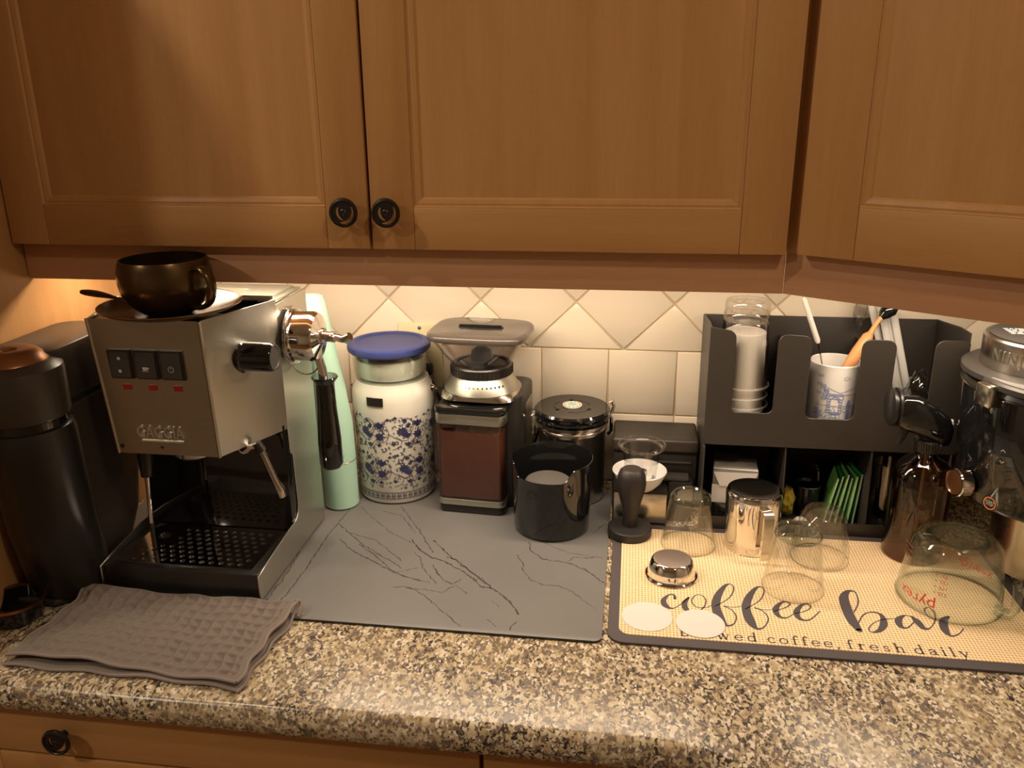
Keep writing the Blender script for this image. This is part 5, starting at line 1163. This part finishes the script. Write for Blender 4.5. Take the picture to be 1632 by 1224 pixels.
B().tube([(.026, -.002, .2005), (.0275, -.002, .2000), (.0290, -.002, .2005)], [.0046, .0042, .0046], 10).build('clear_tip', 'plasticc', sb)
b = B(); vs, fs = ribbon(spl([(.012, .050, .0004), (.016, .062, .0009), (.0155, .075, .0011), (.011, .070, .0009), (.0125, .058, .0009), (.010, .045, .0004)], 5)); f_ = cylmap(.0396, 0, .05, (0, 0), .0005); b.faces([f_(u, v) for u, v in vs], fs); b.build('script_mark', 'black', sb, smooth=False)

# ------------------------------------------------------------ large black coffee maker at the right edge
nj = thing('coffee_maker', 'large gloss black appliance with steel top, cut by the right edge', 'coffee maker', (.6440, -.2320, .0))
NR = .1240
B().lathe([(0, .012), (.085, .012), (.0905, .008), (.0905, 0), (0, 0)], c=(.0575, .060, 0), segs=64).build('base', 'black', nj)
B().lathe([(.076, .012), (.077, .0125), (.077, .120), (0, .120)], c=(.021, .010, 0), segs=64).build('steel_column', 'steelh', nj)
B().lathe([(0, .1205), (NR-.016, .1205), (NR-.007, .1225), (NR-.004, .128), (NR+.003, .268), (NR+.002, .270), (0, .270)], segs=96).build('body', 'blackgloss', nj)
B().lathe([(NR+.0015, .2685), (NR+.0035, .2695), (NR+.0015, .2705), (NR+.0015, .2685)], segs=96).build('body_seam', 'satin', nj)
B().lathe([(0, .2705), (NR+.001, .2705), (NR+.002, .2725), (NR, .2775), (NR-.006, .2800), (0, .2805)], segs=96).build('lid_collar', 'black', nj)
B().lathe([(0, .2805), (.090, .2805), (.100, .2835), (.100, .290), (.095, .2935), (0, .294)], c=(-.029, .007, 0), segs=72).build('upper_lid', 'dgrey', nj)
B().lathe([(.0685, .2935), (.0695, .295), (.0695, .3305), (.0675, .333), (.064, .3335), (0, .334)], c=(-.040, .007, 0), segs=72).build('steel_cap', 'steelh', nj)
B().lathe([(0, .3340), (.0635, .3340), (.0635, .3348), (0, .3352)], c=(-.040, .007, 0), segs=64).build('cap_disc', 'dgrey', nj)
b = B()
random.seed(21)
for r in range(5):
    x = -.082
    while x < .0:
        L = random.uniform(.004, .012); b.faces([(x, .005+r*.0062, .33545), (x+L, .005+r*.0062, .33545), (x+L, .0082+r*.0062, .33545), (x, .0082+r*.0062, .33545)], [(0, 1, 2, 3)]); x += L+.002
b.build('warning_print', 'white', nj, smooth=False)
b = B(); put_text(b, 'NINJA', .0215, cylmap(.0695, .3125, -.90, (-.040, .007), .0004), ext=.0005, space=1.25, sx=.8); b.build('raised_lettering', 'steelf', nj, smooth=False)
def arc(r, z, a0, a1, n=14, dz=0): return [(r*math.cos(math.radians(a0+(a1-a0)*k/n)), r*math.sin(math.radians(a0+(a1-a0)*k/n)), z+dz*k/n) for k in range(n+1)]
b = B(); rg = []
for k in range(17):
    a = math.radians(196+66*k/16); e = math.sin(PI*min(max(k/16, .06), .94))**.35; cz = .2855
    c_ = Vector((.118*math.cos(a), .118*math.sin(a), cz)); rd = Vector((math.cos(a), math.sin(a), 0))
    rg.append([tuple(c_+rd*s1*.017*e+Vector((0, 0, s2*.0055))) for s1, s2 in ((1, .5), (.8, 1), (-.8, 1), (-1, .5), (-1, -.6), (-.8, -1), (.8, -1), (1, -.6))])
b.loft(rg); hd = b.build('carry_handle', 'dgrey', nj)
b = B(); rg = []
for k in range(15):
    a = math.radians(200+56*k/14); e = math.sin(PI*min(max(k/14, .06), .94))**.3
    c_ = Vector((.117*math.cos(a), .117*math.sin(a), .2917)); rd = Vector((math.cos(a), math.sin(a), 0))
    rg.append([tuple(c_+rd*s1*.0115*e+Vector((0, 0, s2))) for s1, s2 in ((1, 0), (-1, 0), (-1, -.001), (1, -.001))])
b.loft(rg); b.build('handle_inlay', 'greyp', hd)
aL = math.radians(203); b = B()
b.box(-.012, .012, -.010, .010, -.0155, .0125, .002); lt = b.build('latch', 'satin', nj); lt.location = (.1290*math.cos(aL), .1290*math.sin(aL), .2740); lt.rotation_euler = (0, 0, aL+PI/2)
mK = lambda a, z: Matrix.Translation(((NR-.001)*math.cos(a), (NR-.001)*math.sin(a), z)) @ Matrix.Rotation(a, 4, 'Z') @ Matrix.Rotation(PI/2, 4, 'Y')
aK = math.radians(195)
kn = B().lathe([(.0, 0), (.0165, 0), (.0195, .003), (.0195, .017), (.0180, .0185), (.0165, .0185), (.0160, .016), (0, .016)], mtx=mK(aK, .1470), segs=40).build('dial', 'chrome', nj)
B().lathe([(0, .0165), (.0158, .0165), (.0158, .0175), (0, .0180)], mtx=mK(aK, .1470), segs=40).build('dial_face', 'copper', kn)
nm = lambda ph, z: cylmap(NR-.0038+(z-.128)*.05, z, ph, (0, 0), .0005)
b = B(); f_ = nm(-1.0, .1330); P = [(.0078*math.cos(2*PI*k/40), .0078*math.sin(2*PI*k/40)) for k in range(41)]; vs, fs = ribbon(P, .0012); b.faces([f_(u, v) for u, v in vs], fs); b.build('button_ring', 'orange', nj, smooth=False)
b = B(); put_text(b, 'START', .0042, nm(-1.0, .1348)); put_text(b, 'STOP', .0042, nm(-1.0, .1312)); b.build('button_lettering', 'iconp', nj, smooth=False)
for z, s_ in ((.2080, 1), (.1930, -1)):
    b = B(); f_ = nm(-.94, z); vs, fs = ribbon([(-.0026, -.0014*s_), (0, .0014*s_), (.0026, -.0014*s_)], .0009); b.faces([f_(u, v) for u, v in vs], fs); b.build('arrow_icon', 'iconp', nj, smooth=False)

# ------------------------------------------------------------ folded waffle towel
tw_ = thing('waffle_towel', 'folded grey brown waffle-weave towel in front of the espresso machine', 'towel', (0, 0, 0))
C00, C10, C11, C01 = (-.620, -.590), (-.330, -.6000), (-.318, -.450), (-.607, -.4505)   # front left, front right, back right, back left
def tmap(s, t):
    x = (C00[0]*(1-s)+C10[0]*s)*(1-t)+(C01[0]*(1-s)+C11[0]*s)*t; y = (C00[1]*(1-s)+C10[1]*s)*(1-t)+(C01[1]*(1-s)+C11[1]*s)*t
    x += .0022*math.sin(19*t+6*s); y += .0020*math.sin(23*s+3*t); x += .010*math.sin(PI*t)*(1-s)*1+(-.006*math.sin(PI*t))*s; y += .006*math.sin(PI*s)
    return x, y
def ztop(s, t):
    z = .0125+.0045*math.sin(3.1*s+1.2)*math.sin(2.6*t+.4)+.0035*math.sin(7*s+2*t)+.005*max(0, t-.75)*4*(.5+.5*math.sin(4*s+1))+.006*max(0, s-.86)/.14*(t**1.5)
    z += .004*math.exp(-((s-.06)/.06)**2)*t
    return z
NX, NY, SX, SY = 17*9, 10*9, 17, 10
vs, fs = [], []
for j in range(NY+1):
    for i in range(NX+1):
        s, t = i/NX, j/NY; x, y = tmap(s, t)
        wv = max(abs(math.sin(PI*s*SX)), 0); wu = abs(math.sin(PI*t*SY)); d = -.0048*min(wv, wu)**.75+.0006*math.sin(41*s+9*t)*math.sin(33*t+5*s)
        if t < .045 or s > .965 or s < .03: d = -.0006
        vs.append((x, y, ztop(s, t)+d))
for j in range(NY):
    for i in range(NX): a = j*(NX+1)+i; fs.append((a, a+1, a+NX+2, a+NX+1))
b = B(); b.faces(vs, fs)
t0 = b.build('top_layer', 'towel', tw_, ang=180)
sol = t0.modifiers.new('thick', 'SOLIDIFY'); sol.thickness = .0035; sol.offset = -1
vs, fs = [], []
n1, n2 = 60, 30
for j in range(n2+1):
    for i in range(n1+1):
        s, t = i/n1, j/n2; x, y = tmap(s*1.0, t); vs.append((x+(.003*(s-.5)), y-.0055*(1-t)-.002*math.sin(5*s)*(1-t), .0042+.0012*math.sin(9*s)*math.sin(4*t)))
for j in range(n2):
    for i in range(n1): a = j*(n1+1)+i; fs.append((a, a+1, a+n1+2, a+n1+1))
b = B(); b.faces(vs, fs); t1 = b.build('bottom_layer', 'towel', tw_, ang=180); sol = t1.modifiers.new('thick', 'SOLIDIFY'); sol.thickness = .003; sol.offset = -1
def edge(pts, r, nm_='hem'): B().tube(pts, r, 8).build(nm_, 'hem', tw_)
edge([(*tmap(k/60, 0), ztop(k/60, 0)-.0014) for k in range(61)], .0021)
edge([(*tmap(0, k/30), ztop(0, k/30)-.0014) for k in range(31)], .0020)
edge([(*tmap(1, k/30), ztop(1, k/30)-.0014) for k in range(31)], .0021)
P = []
for k in range(61):
    s = k/60; x, y = tmap(s, 0); P.append((x+.003*(s-.5), y-.0055-.002*math.sin(5*s), .0036))
edge(P, .0021)
P = []
for k in range(31):
    t = k/30; x, y = tmap(1, t); P.append((x+.0015+.003*math.sin(PI*t), y-.0055*(1-t), .0030+(ztop(1, 1)-.0045)*max(0, (t-.80)/.20)**2))
edge(P, .0020)
P = [(*tmap(1, 1), ztop(1, 1)-.001)]
x, y = tmap(1, 1); zt1 = ztop(1, 1)
edge([(x-.004, y, zt1-.001), (x+.004, y-.001, zt1-.0005), (x+.0065, y-.006, zt1-.006), (x+.004, y-.016, .006)], .002, 'fold_loop')
